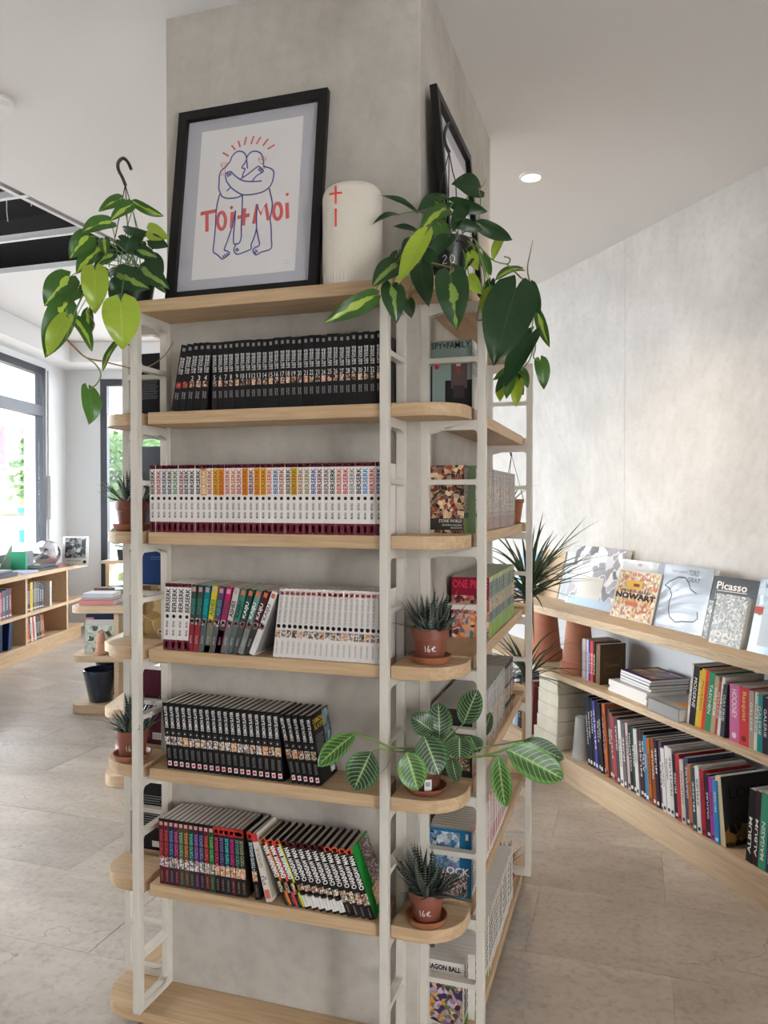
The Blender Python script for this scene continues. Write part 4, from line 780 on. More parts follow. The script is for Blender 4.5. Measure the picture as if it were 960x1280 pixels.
display((881, 797), (932, 811.5), .270, .035, RG(14), cm('2e2e2e', .2), 'dark book with white handwritten title behind the small portrait book', lambda R_, T, L: (T('Picasso', .10, .74, .80, .92, WHT, .02), L([(.12, .775), (.75, .785)], .003, WHT), T('LE TRAIT', .10, .40, .69, .73, WHT), T('ET LA COULEUR', .10, .44, .64, .67, WHT), R_(0, .10, .0, .6, 'art_portrait')), 'paper_grey')
display((886, 802.5), (924, 812), .205, .045, RG(13), cm('a8a89c'), 'small thick book with engraved portrait cover and white title', lambda R_, T, L: (R_(.0, 1, .0, 1, 'art_portrait'), *[L(q, .0025, cm('e0e0d8')) for q in ([(.2, .28), (.2, .92), (.8, .92), (.8, .28), (.2, .28)],)], T('DALI', .14, .86, .15, .26, WHT, .03), R_(.4, .62, .10, .115, WHT, .0008), R_(.42, .6, .06, .08, WHT, .0008)), 'paper')
display((937, 813), (985, 827), .285, .03, RG(14), shiny('98b8cc'), 'light blue book with striped drawing past the dark one', lambda R_, T, L: (R_(0, .5, .5, 1, 'art_stripes'), R_(.0, .2, .52, .62, cm('c85a4a'), .0007), R_(.2, 1, .1, .6, cm('d0e0ea'), .0006)))
# ================================================================== LOW BOOKCASE UNDER THE STREET WINDOW
M_LB = frame_matrix(Vector((-3.873, 3.464, 0)), WD, WN)
LB = empty('window_bookcase'); LB.matrix_world = M_LB; tag(LB, 'low oak bookcase under the street window', 'bookcase')
T1, T2, T3 = .14, .425, .785
MB().box(-2.6, 1.80, -.03, .375, T3-.038, T3).build('top_board', 'oak', LB, bevel=.003)
MB().box(-2.6, 1.78, 0, .37, T2-.03, T2).build('shelf', 'oak', LB); MB().box(-2.6, 1.76, 0, .37, T1-.03, T1).build('shelf', 'oak', LB)
MB().box(-2.6, 1.74, .02, .36, .0005, T1-.029).build('plinth', 'oak', LB); MB().box(-2.6, 1.4, .355, .37, T1, T3-.038).build('back_panel', 'oak', LB)
for x in (-2.0, -1.2, -.36, .46, 1.33): MB().box(x, x+.035, 0, .355, T1, T2-.03).box(x, x+.035, 0, .355, T2, T3-.038).build('upright', 'oak', LB)
def brow(x, z, items, label, grp, lean=0, d=.2, rev=True):
    M = M_LB @ Matrix.Rotation(0, 4, 'Z')
    for i, (c, nm, t, h) in enumerate(items):
        p = Paint(t, h, d, cm(c)); p.Vd('ROMAN', .3, .75, .25, .7, cm('e8e4dc') if int(c[:2], 16) < 170 else cm('4a4644')); p.R(.15, .85, .06, .12, cm('c8c0b4'))
        p.done('paperback', M, x, .03, z, RG(lean), '%s %s' % (nm, label), 'book', grp, 'paper'); x += t/math.cos(RG(lean))*1.03
brow(.52, T2, [('a83a2e', 'red', .035, .24), ('5a1e22', 'dark red', .03, .26), ('2a2222', 'black', .025, .25), ('d8b02a', 'yellow', .05, .27), ('1e1c1c', 'slim black', .022, .26), ('5a6a5a', 'grey-green', .04, .27), ('6a4a4a', 'dusky red', .03, .26), ('3a4a4a', 'dark teal', .04, .26), ('2a2a30', 'anthracite', .04, .24), ('3a3a40', 'steel grey', .04, .23)], 'book under the street window beside the yellow spine', 'books on the upper board of the window bookcase')
brow(1.02, T2, [('e0dcd4', 'white', .035, .24)], 'book standing alone under the street window', 'books on the upper board of the window bookcase')
brow(.54, T1, [('c8b090', 'beige', .025, .22), ('d8642a', 'orange', .035, .23), ('3a3436', 'dark grey', .03, .22), ('d8d4cc', 'cream', .035, .23), ('c8584a', 'coral', .035, .23), ('e0dcd8', 'white', .03, .23), ('3a2a2a', 'brown-black', .035, .22), ('6a4a3a', 'brown', .03, .22), ('2a2a2a', 'black', .03, .22), ('8a6a4a', 'ochre', .035, .22), ('a83a34', 'red', .03, .22)], 'leaning book on the lower board of the window bookcase', 'books on the lower board of the window bookcase', -7)
brow(-.12, T2, [('d8d4cc', 'white', .05, .23), ('d0ccc4', 'ivory', .045, .23), ('d8d0c8', 'pale cream', .05, .23), ('e0c8d0', 'pale pink', .04, .24), ('a83a5a', 'raspberry', .03, .24), ('5a5a60', 'grey', .06, .25), ('3a4a5a', 'blue-grey', .05, .26), ('7a2a34', 'wine red', .05, .26)], 'book beside the upright under the street window', 'books left of the upright')
p = Paint(.06, .25, .22, cm('1e2f5a')); p.C(.1, .6, .35, .65, cm('8a7a3a')); p.done('art_book', M_LB, .20, .03, T1, RG(6), 'navy blue large book on the lower board of the window bookcase', 'book', None)
p = Paint(.34, .24, .04, cm('16244a')); p.R(.3, .8, .3, .62, cm('8a8038')); p.done('art_book', M_LB, -.20, .05, T1, 0, 'navy book with gold panel facing out under the street window', 'book', None)
# things on the window bookcase
def flat(M, name, x, y, z, w, d, h, c, label, rz=0):
    o = MB().box(0, w, 0, d, 0, .002).box(0, w, 0, d, h-.002, h).box(0, w, 0, .002, 0, h).build(name, cm(c)); o.matrix_world = M @ Matrix.Translation((x, y, z+.0003)) @ Matrix.Rotation(RG(rz), 4, 'Z'); MB().box(.003, w-.003, .002, d-.003, .002, h-.002).build('page_block', 'paper_white', o); return tag(o, label, 'book')
flat(M_LB, 'flat_book', .02, .02, T3, .34, .24, .035, '4a4a52', 'dark grey book lying flat on the window bookcase')
flat(M_LB, 'flat_book', .03, .05, T3+.0355, .30, .2, .02, '6a6a78', 'slate book lying on the dark grey one')
flat(M_LB, 'flat_book', .42, .0, T3, .30, .2, .02, 'a8b0c8', 'pale blue book lying flat on the window bookcase')
flat(M_LB, 'flat_book', .74, .02, T3, .42, .24, .022, '2a2c30', 'black book lying flat before the shiny ball'); flat(M_LB, 'flat_book', .80, .03, T3+.0225, .38, .2, .03, '3a3a3a', 'charcoal book with striped edge lying before the shiny ball', 2)
flat(M_LB, 'flat_book', 1.20, .02, T3, .26, .16, .016, 'b88a8a', 'dusty pink booklet lying before the black print card')
# shiny ball
mat('silver_ball', (.86, .86, .9), .12, metal=.9, noise=.25, scale=9, col2=(.62, .55, .62))
q = on(M_LB, 58, 681, .2); rb_ = .135
ball = MB().lathe([(max(.0005, rb_*math.cos(a)), rb_*math.sin(a)) for a in [math.pi*(k/20-.5) for k in range(21)]], 32, cap0=False, cap1=False).build('shiny_ball', 'silver_ball', smooth=True); ball.matrix_world = M_LB @ Matrix.Translation((q.x, .2, T3+rb_)); tag(ball, 'silver mirrored ball on the window bookcase', 'ball')
# print card on little easel
q = on(M_LB, 74, 702, .12); q2 = on(M_LB, 103, 702, .12)
cw = .27
K_ = frame_matrix(M_LB @ Vector((1.45, .10, T3)), RT.copy().xy.to_3d().normalized(), FW.copy().xy.to_3d().normalized())
kb = MB(); kb.box(0, cw, 0, .006, 0, .30); o = kb.build('print_card', cm('d8d4ce')); o.matrix_world = K_ @ Matrix.Rotation(RG(-6), 4, 'X'); tag(o, 'white card with square black print on the window bookcase', 'card')
MB().quad((.028, -.0006, .075), (cw-.028, -.0006, .075), (cw-.028, -.0006, .285), (.028, -.0006, .285)).build('print', art('art_black', ['0e0e10', '1a1a1c', 'c8c8c8', '161618', '0c0c0e', '8a8a8a'], 26, 19), o)
tb = MB(); put_text(tb, 'NOIR ET BLANC', lambda a, b: (a, -.0007, b), .05, .2, .04, .058); tb.build('print_lettering', cm('3a3a3a'), o); MB().lathe([(.018, 0), (.018, .001)], 14).build('sticker', cm('1c1c1c'), o, (cw-.035, -.0003, .035), (math.pi/2, 0, 0))
# pink and green boxed things by the window
o = MB().box(0, .12, 0, .05, 0, .22).build('pink_box', cm('c87a84'), bevel=.003); o.matrix_world = M_LB @ Matrix.Translation((.36, .25, T3)); tag(o, 'pink boxed game standing by the window', 'box'); MB().box(.015, .105, -.001, .0, .06, .18).build('label_print', cm('d8a0a8'), o)
o = MB().prism([(0, 0), (.26, 0), (.26, .25)], 0, .012, fn=lambda x, y, z: (x, z, y)).build('green_stand', cm('5a7a5a')); o.matrix_world = M_LB @ Matrix.Translation((.56, .30, T3)); tag(o, 'green triangular book rest by the window', 'stand')
o = MB().box(0, .035, 0, .14, 0, .19).build('green_book', cm('2a8a62')); o.matrix_world = M_LB @ Matrix.Translation((.69, .11, T3)); tag(o, 'emerald green thick book standing by the window', 'book'); MB().box(.072, .20, .02, .05, 0, .19).box(.09, .18, .0185, .02, .03, .16).build('zigzag_book', cm('6a6e72'), o)
# ================================================================== DISPLAY TABLES WITH ROUNDED ENDS
GX = RT.copy().xy.to_3d().normalized(); GY = FW.copy().xy.to_3d().normalized()
def gondola(corner, label, Lg=.95, dp=.50):
    M = frame_matrix(Vector(corner), GX, GY); e = empty('display_table'); e.matrix_world = M; tag(e, label, 'display table')
    def rr_(L, D, r, n=7):
        pts = []
        for cx, cy, a0 in ((L-r, r, -90), (L-r, D-r, 0), (r, D-r, 90), (r, r, 180)):
            pts += [(cx+r*math.cos(RG(a0+90*k/n)), cy+r*math.sin(RG(a0+90*k/n))) for k in range(n+1)]
        return pts
    out = rr_(Lg, dp, .085)
    for z0, z1 in ((0.002, .062), (.355, .40), (.69, .737)): MB().prism(out, z0, z1).build('board', 'oak_pale', e, bevel=.003)
    for x in (.30, Lg-.335): MB().box(x, x+.032, .03, dp-.03, .062, .355).box(x, x+.032, .03, dp-.03, .40, .69).build('upright', 'oak_pale', e)
    return M
MA = gondola((-2.415, 2.564, 0), 'oak display table with rounded ends holding navy pots')
MBt = gondola((-1.325, 1.49, 0), 'oak display table with rounded ends holding a mint leaflet')
def gbook(M, x, y, z, w, t, h, c, label, print_=None, lean=0):
    o = MB().box(0, w, 0, .003, 0, h).box(0, w, t-.003, t, 0, h).box(0, .003, 0, t, 0, h).build('picture_book', cm(c)); MB().box(.003, w-.003, .003, t-.003, .002, h-.003).build('page_block', 'paper_white', o)
    if print_: MB().quad((.01, -.0008, .01), (w-.01, -.0008, .01), (w-.01, -.0008, h-.01), (.01, -.0008, h-.01)).build('cover_print', print_, o)
    o.matrix_world = M @ Matrix.Translation((x, y, z+.0004)) @ Matrix.Rotation(RG(-lean), 4, 'X'); tag(o, label, 'book'); return o
art('art_floral', ['cfd8cc', 'd4dccf', 'c8d4c8', '8a6a6a', '3a4a3a', 'd0d8cc'], 30, 20)
gbook(MA, .075, .085, .40, .21, .02, .20, 'c4d0c6', 'pale mint book with small flowers on the navy pot table', 'art_floral', 4)
gbook(MA, .065, .125, .40, .215, .02, .225, 'd8d4d0', 'white picture book behind the pale mint book', None, 3); gbook(MA, .055, .16, .40, .05, .02, .235, 'd8949a', 'pink thin book behind the pale mint book', None, 2); gbook(MA, .04, .20, .40, .24, .03, .255, '2a3a5a', 'navy picture book behind the pink thin book', None, 2)
gbook(MA, .36, .10, .40, .2, .03, .21, 'b8b4b8', 'grey picture book past the upright of the navy pot table', 'art_dark', 3)
flat(MA, 'flat_book', .05, .06, .737, .24, .20, .035, 'd08a8a', 'pink covered book lying flat under the pale magazine'); flat(MA, 'flat_book', .06, .07, .7725, .22, .18, .012, 'c8b4b4', 'rosy booklet in the pile on the navy pot table'); flat(MA, 'flat_book', .065, .08, .785, .21, .18, .03, 'c8c8cc', 'silver grey magazine on top of the pink books')
flat(MA, 'flat_book', .36, .06, .737, .26, .2, .04, 'b8c4c8', 'pale blue flat book beside the pink pile'); flat(MA, 'flat_book', .34, .08, .7775, .26, .2, .03, 'd0d4d4', 'light grey flat book on the pale blue one')
# nested clay pots and navy pots
def tpot(M, x, y, z, r, h, m, label, name='clay_pot', inv=False):
    p = MB().lathe([(r*.68, 0), (r*.70, .002), (r*.90, h*.70), (r, h*.72), (r, h-.003), (r-.006, h), (r-.012, h-.003), (r*.84, h*.5), (r*.8, h*.4)], 28, cap1=True).build(name, m, smooth=True)
    p.matrix_world = M @ Matrix.Translation((x, y, z+(h if inv else 0))) @ (Matrix.Rotation(math.pi, 4, 'X') if inv else Matrix.Identity(4)); return tag(p, label, 'plant pot')
mat('clay_pink', (.62, .34, .24), .85, .15, 14); mat('navy_glaze', (.012, .030, .062), .18, coat=.6)
tpot(MA, .205, .045, .40, .042, .085, 'clay_pink', 'small terracotta pot upside down on the navy pot table', inv=True); tpot(MA, .205, .045, .4856, .033, .07, 'clay_pink', 'smaller terracotta pot stacked on the upside down one', inv=True)
def bpot(M, x, y, z, r, h, label):
    p = MB().lathe([(r*.58, 0), (r*.62, .004), (r*.97, h-.02), (r, h-.012), (r, h-.003), (r-.005, h), (r-.012, h-.004), (r*.86, h-.05), (r*.6, .03)], 32).build('navy_pot', 'navy_glaze', smooth=True); p.matrix_world = M @ Matrix.Translation((x, y, z)); tag(p, label, 'plant pot')
bpot(MA, .17, .125, .062, .118, .225, 'navy glazed planter standing on the table base'); bpot(MA, .17, .36, .062, .118, .245, 'second navy glazed planter behind the first one')
# brown box and pale green hydrangea behind the books
tag(MB().box(0, .12, 0, .1, 0, .085).build('brown_box', cm('6a4a3a'), None, MA @ Vector((.04, .36, .737)), (0, 0, .31)), 'small brown box at the back of the navy pot table', 'box')
flat(MBt, 'leaflet', .06, .05, .737, .30, .21, .006, 'bcd8c4', 'mint green leaflet lying on the display table', 6)
gbook(MBt, .10, .10, .40, .05, .20, .27, '3a3a2a', 'dark book with golden cover standing under the mint leaflet', 'art_gold')
for i, (x, y) in enumerate(((.10, .12), (.19, .06))): tpot(MBt, x, y, .062, .062, .13-.02*i, mat('pot_pink', (.62, .45, .44), .6), ('taller', 'shorter')[i]+' dusty pink pot on the base of the mint leaflet table')
# ledge and little plant by the far window
LG = empty('window_ledge'); LG.matrix_world = M_BACK; tag(LG, 'narrow oak ledge in front of the far window', 'shelf')
MB().box(.50, 2.8, -.30, -.03, .76, .79).build('board', 'oak_pale', LG); MB().box(.55, .59, -.28, -.05, .0005, .76).build('leg', 'oak_pale', LG); MB().box(2.7, 2.74, -.28, -.05, .0005, .76).build('leg', 'oak_pale', LG)
# ================================================================== PICTURE, SPEAKER
mat('frame_black', (.008, .007, .007), .45, spec=.3); mat('mount_grey', (.50, .485, .52), .8); mat('art_paper', (.80, .76, .735), .85); mat('ink_blue', (.085, .09, .30), .8); mat('ink_red', (.74, .12, .11), .8); mat('ink_red_dark', (.55, .10, .13), .8)
glass_mat('frame_glass', (1, 1, 1), .035)
def picture(M, w, h, label, fw=.027):
    e = empty('framed_picture'); e.matrix_world = M; tag(e, label, 'picture')
    for a, b, c, d in ((0, fw, 0, h), (w-fw, w, 0, h), (fw, w-fw, 0, fw), (fw, w-fw, h-fw, h)): MB().box(a, b, -.020, 0, c, d).build('frame_bar', 'frame_black', e, bevel=.0015)
    MB().box(fw, w-fw, -.004, -.001, fw, h-fw).build('mount', 'mount_grey', e); MB().box(fw, w-fw, -.013, -.012, fw, h-fw).build('glass', 'frame_glass', e); return e
LEAN = math.atan2(.075, .55); yb = .062
MP = Matrix.Translation((.0165, yb+.006, 2.003)) @ Matrix.Rotation(-LEAN, 4, 'X'); PW_, PH_ = .4515, .556
pic = picture(MP, PW_, PH_, 'black framed poster of two hugging line figures on the bookcase top')
def onp(u, v, e=.0045):
    p = on(MP, u, v, -e); return p
Zp = lambda X, Y: onp(240+X/6.857, 160+Y/6.857)
cn = [onp(253, 164), onp(380, 146.5), onp(367.5, 339.5), onp(239.5, 349.5)]
xa, xb = (cn[0].x+cn[3].x)/2, (cn[1].x+cn[2].x)/2; za, zb = (cn[2].z+cn[3].z)/2, (cn[0].z+cn[1].z)/2
MB().box(xa, xb, -.0052, -.004, za, zb).build('sheet', 'art_paper', pic)
def stroke(mb, pts, w, e, smooth=True, closed=False):
    P = [Zp(*q) for q in pts]; P = [(p.x, p.z) for p in P]
    if smooth and len(P) > 2:
        Q = []; n = len(P); rng = range(n if closed else n-1)
        for i in rng:
            g = lambda k: P[k % n] if closed else P[max(0, min(n-1, k))]
            p0, p1, p2, p3 = g(i-1), g(i), g(i+1), g(i+2)
            for s in range(4):
                t = s/4; Q.append(tuple(.5*((2*p1[k])+(-p0[k]+p2[k])*t+(2*p0[k]-5*p1[k]+4*p2[k]-p3[k])*t*t+(-p0[k]+3*p1[k]-3*p2[k]+p3[k])*t**3) for k in (0, 1)))
        if not closed: Q.append(P[-1])
        P = Q
    mb.ribbon(P, w, lambda u, v: (u, -e, v), 0, closed)
def ell(cx, cy, rx, ry, n=14): return [(cx+rx*math.cos(6.2832*k/n), cy+ry*math.sin(6.2832*k/n)) for k in range(n)]
red = MB()
for s in ([(75, 738), (205, 712)], [(130, 735), (130, 890)], [(347, 722), (340, 858)], [(390, 770), (495, 746)], [(452, 690), (441, 838)], [(530, 822), (560, 660), (592, 742), (632, 652), (657, 792)], [(815, 642), (820, 778)]): stroke(red, s, .0105, .0056, False)
stroke(red, ell(255, 797, 34, 72), .0098, .0056, True, True); stroke(red, ell(735, 715, 34, 68), .0098, .0056, True, True)
for cx, cy in ((340, 684), (818, 571)): stroke(red, ell(cx, cy, 7, 8, 8), .0048, .0056, False, True)
red.build('lettering', 'ink_red', pic)
rays = [((265, 213), (315, 242)), ((340, 150), (372, 188)), ((398, 112), (415, 165)), ((467, 78), (450, 148)), ((532, 70), (506, 142)), ((590, 77), (553, 140)), ((655, 95), (608, 155)), ((710, 145), (650, 183))]
for r_ in rays: b = MB(); stroke(b, r_, .0050, .0056, False); b.build('ray', 'ink_red', pic)
gl = MB()
for s, c in ((ell(280, 312, 30, 10), True), ([(250, 314), (262, 345), (285, 352), (310, 314)], False), ([(285, 352), (285, 390)], False), (ell(272, 400, 20, 9), True), (ell(605, 262, 33, 11), True), ([(572, 266), (585, 300), (608, 306), (638, 266)], False), ([(612, 306), (615, 338)], False), (ell(612, 345, 16, 6), True)): stroke(gl, s, .0016, .0060, True, c)
gl.build('wine_glasses', 'ink_red', pic)
bl = MB()
for s in ([(330, 290), (345, 250), (375, 215), (410, 202), (445, 212), (465, 240), (470, 270), (455, 305), (430, 343), (458, 355), (440, 395), (435, 425)],
          [(330, 290), (290, 335), (255, 370), (238, 410), (235, 480), (232, 520), (245, 560), (262, 590), (300, 605), (350, 605), (400, 595), (440, 575)],
          [(470, 270), (480, 240), (510, 210), (545, 202), (580, 212), (605, 240), (615, 290), (620, 330), (665, 345), (700, 370), (702, 420), (685, 480), (660, 515), (620, 545), (560, 565), (500, 575), (440, 575), (395, 555), (340, 515), (300, 460), (290, 420)],
          [(470, 270), (475, 310), (478, 350)], [(335, 375), (370, 410), (410, 440), (450, 457), (520, 462), (600, 457)], [(335, 375), (300, 385), (290, 410), (290, 420)], [(305, 390), (310, 425)], [(318, 388), (325, 418)], [(330, 385), (337, 408)],
          [(420, 440), (480, 400), (530, 360), (575, 328)], [(520, 455), (560, 410), (615, 375), (590, 345), (575, 328)], [(568, 355), (600, 382)], [(578, 345), (610, 368)], [(300, 545), (330, 515)],
          [(240, 570), (222, 640), (210, 720), (205, 830), (195, 950), (185, 1060), (215, 1085), (262, 1128)], [(262, 1128), (325, 1080), (300, 1055), (280, 1045), (310, 960), (340, 870), (360, 790), (375, 710)], [(265, 1095), (280, 1115)], [(280, 1085), (300, 1106)], [(298, 1075), (315, 1092)],
          [(435, 580), (432, 700), (425, 830), (425, 930), (410, 985), (385, 995), (360, 990), (360, 900), (370, 800), (375, 710)], [(385, 995), (365, 1030), (365, 1060), (390, 1085), (440, 1070), (490, 1050), (510, 1035), (510, 1000), (535, 940), (555, 860), (555, 760), (565, 655)], [(375, 1040), (392, 1062)], [(385, 1032), (405, 1052)],
          [(555, 860), (570, 940), (580, 1005), (540, 1030), (525, 1055), (550, 1090), (600, 1065), (680, 1035), (682, 950), (680, 850), (672, 780), (688, 700), (690, 640), (680, 590), (665, 520)], [(535, 1060), (552, 1080)], [(545, 1045), (565, 1066)]):
    stroke(bl, s, .0040, .0064, len(s) > 2)
bl.build('line_drawing', 'ink_blue', pic)
sg = MB(); stroke(sg, [(775, 1140), (800, 1135), (830, 1130)], .0010, .0056, False); stroke(sg, [(780, 1165), (800, 1160), (835, 1160)], .0010, .0056, False); sg.build('signature', 'mount_grey', pic)
# second frame on the aisle side
MR = Matrix.Translation((.716+.066, .175, 2.003)) @ Matrix.Rotation(math.pi/2, 4, 'Z') @ Matrix.Rotation(-math.atan2(.05, .54), 4, 'X')
pic2 = picture(MR, .45, .545, 'black framed picture leaning on the aisle side of the pillar')
MB().box(.07, .38, -.0052, -.004, .08, .47).build('sheet', 'art_paper', pic2)
b = MB()
for k in range(7): b.ribbon([(.16+.018*k, .15+.01*(k % 2)), (.15+.02*k, .25), (.17+.017*k, .36)], .002, lambda u, v: (u, -.0056, v))
b.build('line_drawing', 'mount_grey', pic2)
# speaker
mat('speaker_cloth', (.70, .63, .53), .9, .06, 300, .35); mat('speaker_base', (.68, .62, .53), .6); mat('mark_red', (.80, .07, .05), .5)
SPK = tag(empty('speaker', (.558, .070, ZS[0]+.0005), (0, 0, RG(21))), 'cream cloth speaker with red plus and minus marks', 'speaker')
def ring(w, d, n=40, e=2.6): return [(w*math.copysign(abs(math.cos(6.2832*k/n))**(2/e), math.cos(6.2832*k/n)), d*math.copysign(abs(math.sin(6.2832*k/n))**(2/e), math.sin(6.2832*k/n))) for k in range(n)]
def loft(prof, n=40, top_tilt=None):
    vs = []; fs = []
    for w, d, z in prof:
        for x, y in ring(w, d, n): vs.append((x, y, z))
    for i in range(len(prof)-1):
        for k in range(n): k2 = (k+1) % n; fs.append((i*n+k, i*n+k2, (i+1)*n+k2, (i+1)*n+k))
    fs.append(tuple(range(n-1, -1, -1))); fs.append(tuple((len(prof)-1)*n+k for k in range(n))); return vs, fs
W_, D2 = .0765, .058
H_ = .262
pr = [(W_*.985, D2*.985, .030), (W_, D2, .04), (W_, D2, .19)]+[(W_-.030*(1-math.cos(a)), D2-.030*(1-math.cos(a)), .232+.030*math.sin(a)) for a in [k*math.pi/2/7 for k in range(8)]]
vs, fs = loft(pr); vs = [(x, y, z-(.20*max(0, z-.15)*(abs(x-.01)/W_)**2.2)*.45) for x, y, z in vs]
o = MB().add(vs, fs).build('body', 'speaker_cloth', SPK, smooth=True)
vs, fs = loft([(W_*.93, D2*.93, 0), (W_*.965, D2*.965, .004), (W_*.975, D2*.975, .031)], 96); vs = [(x*(1+(.012 if (i % 96) % 2 else 0)), y*(1+(.012 if (i % 96) % 2 else 0)), z) for i, (x, y, z) in enumerate(vs)]; MB().add(vs, fs).build('ribbed_base', 'speaker_base', SPK)
def spk_pt(u, v):     # wrapped on the front left of the cloth
    x = u; k = (abs(x)/W_)**2.6; y = -D2*(max(0, 1-k))**(1/2.6)-.0008; return (x, y, v)
for nm, pts in (('plus_mark', ([(-.043, .196), (-.043, .240)], [(-.059, .222), (-.027, .222)])), ('minus_mark', ([(-.043, .140), (-.043, .184)],))):
    b = MB()
    for p_ in pts:
        q = [(p_[0][0]+(p_[1][0]-p_[0][0])*k/6, p_[0][1]+(p_[1][1]-p_[0][1])*k/6) for k in range(7)]; b.ribbon(q, .0052, spk_pt)
    b.build(nm, 'mark_red', SPK)
# ================================================================== PLANTS
def leaf_material(name, base, dark, stripe, kind):
    m = bpy.data.materials.new(name); m.use_nodes = True; N, Lk = nt(m); b = N['Principled BSDF']; b.inputs['Roughness'].default_value = .33; b.inputs['Specular IOR Level'].default_value = .5
    try: b.inputs['Subsurface Weight'].default_value = 0
    except Exception: pass
    uv = N.new('ShaderNodeUVMap'); sep = N.new('ShaderNodeSeparateXYZ'); Lk.new(uv.outputs[0], sep.inputs[0])
    def mth(op, a, b_=None, clamp=False):
        n = N.new('ShaderNodeMath'); n.operation = op; n.use_clamp = clamp
        for i, s in enumerate((a, b_)):
            if s is None: continue
            if isinstance(s, (int, float)): n.inputs[i].default_value = s
            else: Lk.new(s, n.inputs[i])
        return n.outputs[0]
    U = mth('ABSOLUTE', mth('SUBTRACT', mth('MULTIPLY', sep.outputs[0], 2), 1)); V = sep.outputs[1]
    oi = N.new('ShaderNodeObjectInfo'); tc = N.new('ShaderNodeTexCoord')
    nz = N.new('ShaderNodeTexNoise'); nz.inputs['Scale'].default_value = 28; nz.inputs['Detail'].default_value = 3
    ad = N.new('ShaderNodeVectorMath'); ad.operation = 'ADD'; Lk.new(tc.outputs['Object'], ad.inputs[0]); Lk.new(oi.outputs['Random'], ad.inputs[1]); Lk.new(ad.outputs[0], nz.inputs['Vector'])
    mix0 = N.new('ShaderNodeMixRGB'); mix0.inputs[1].default_value = (*dark, 1); mix0.inputs[2].default_value = (*base, 1); Lk.new(nz.outputs[0], mix0.inputs[0])
    out = mix0.outputs[0]
    def over(fac, col, prev):
        x = N.new('ShaderNodeMixRGB'); Lk.new(fac, x.inputs[0]); Lk.new(prev, x.inputs[1]); x.inputs[2].default_value = (*col, 1); return x.outputs[0]
    if kind == 'heart':      # lime flash along the midrib
        wob = mth('MULTIPLY', mth('SUBTRACT', nz.outputs[0], .5), 1.1)
        f = mth('LESS_THAN', mth('ADD', mth('ADD', U, wob), mth('MULTIPLY', oi.outputs['Random'], .15)), .30); out = over(f, stripe, out)
        out = over(mth('MULTIPLY', mth('LESS_THAN', U, .03), .5), stripe, out)
    elif kind == 'plain':
        out = over(mth('MULTIPLY', mth('LESS_THAN', U, .03), .6), stripe, out)
        vv = mth('SINE', mth('MULTIPLY', mth('SUBTRACT', V, mth('MULTIPLY', U, .25)), 44)); out = over(mth('MULTIPLY', mth('GREATER_THAN', vv, .97), .25), stripe, out)
    elif kind == 'vein':     # prayer plant: pale arching veins, light rim and midrib
        ph = mth('SUBTRACT', V, mth('MULTIPLY', mth('POWER', U, 1.4), .22)); vv = mth('SINE', mth('MULTIPLY', ph, 62)); f = mth('MULTIPLY', mth('GREATER_THAN', vv, .91), mth('MULTIPLY', mth('LESS_THAN', U, .93), .75)); 
        lite = tuple(min(1, c*1.9) for c in base)
        out = over(mth('GREATER_THAN', U, .72), lite, out); out = over(mth('LESS_THAN', U, .13), lite, out); out = over(f, stripe, out); out = over(mth('LESS_THAN', U, .035), stripe, out)
    elif kind == 'zebra':
        vv = mth('SINE', mth('ADD', mth('MULTIPLY', V, 95), mth('MULTIPLY', nz.outputs[0], 5))); f = mth('MULTIPLY', mth('GREATER_THAN', vv, .72), mth('GREATER_THAN', V, .12)); out = over(f, stripe, out)
    Lk.new(out, b.inputs['Base Color'])
    tr = N.new('ShaderNodeBsdfTranslucent'); Lk.new(out, tr.inputs[0]); mx = N.new('ShaderNodeMixShader'); mx.inputs[0].default_value = .22 if kind in ('heart', 'plain', 'vein') else .05
    Lk.new(b.outputs[0], mx.inputs[1]); Lk.new(tr.outputs[0], mx.inputs[2]); Lk.new(mx.outputs[0], N['Material Output'].inputs[0])
    MATS[name] = m
leaf_material('leaf_heart', (.060, .150, .022), (.028, .085, .014), (.36, .48, .06), 'heart')
leaf_material('leaf_dark', (.022, .070, .018), (.010, .038, .012), (.050, .115, .030), 'plain')
leaf_material('leaf_green', (.085, .20, .030), (.045, .125, .020), (.16, .28, .05), 'plain')
leaf_material('leaf_lime', (.40, .52, .045), (.27, .40, .030), (.50, .58, .10), 'plain')
leaf_material('leaf_dark_flash', (.024, .078, .018), (.012, .045, .012), (.22, .34, .06), 'heart')
leaf_material('leaf_prayer', (.022, .070, .020), (.010, .036, .014), (.46, .56, .30), 'vein'); leaf_material('leaf_prayer_light', (.055, .155, .026), (.026, .09, .018), (.50, .60, .24), 'vein')
leaf_material('leaf_zebra', (.030, .055, .030), (.015, .032, .018), (.34, .38, .34), 'zebra'); leaf_material('leaf_sword', (.030, .062, .020), (.014, .036, .014), (.06, .10, .03), 'plain')
mat('stem_green', (.16, .24, .06), .5); mat('stem_brown', (.27, .15, .06), .6); mat('pot_black', (.014, .014, .015), .4); mat('terracotta', (.235, .066, .036), .55, .12, 18); mat('saucer_clay', (.34, .115, .048), .5, .1, 18); mat('soil', (.035, .022, .014), .95, .4, 60, .6); mat('chalk', (.85, .82, .78), .8)
SHAPES = {'heart': lambda v: (v**.44)*((1-v)**.92)*2.22, 'oval': lambda v: math.sin(math.pi*min(1, max(0, v))**.92)**.62, 'strap': lambda v: min(1, v*6+.45)*(1-v**2.2)}
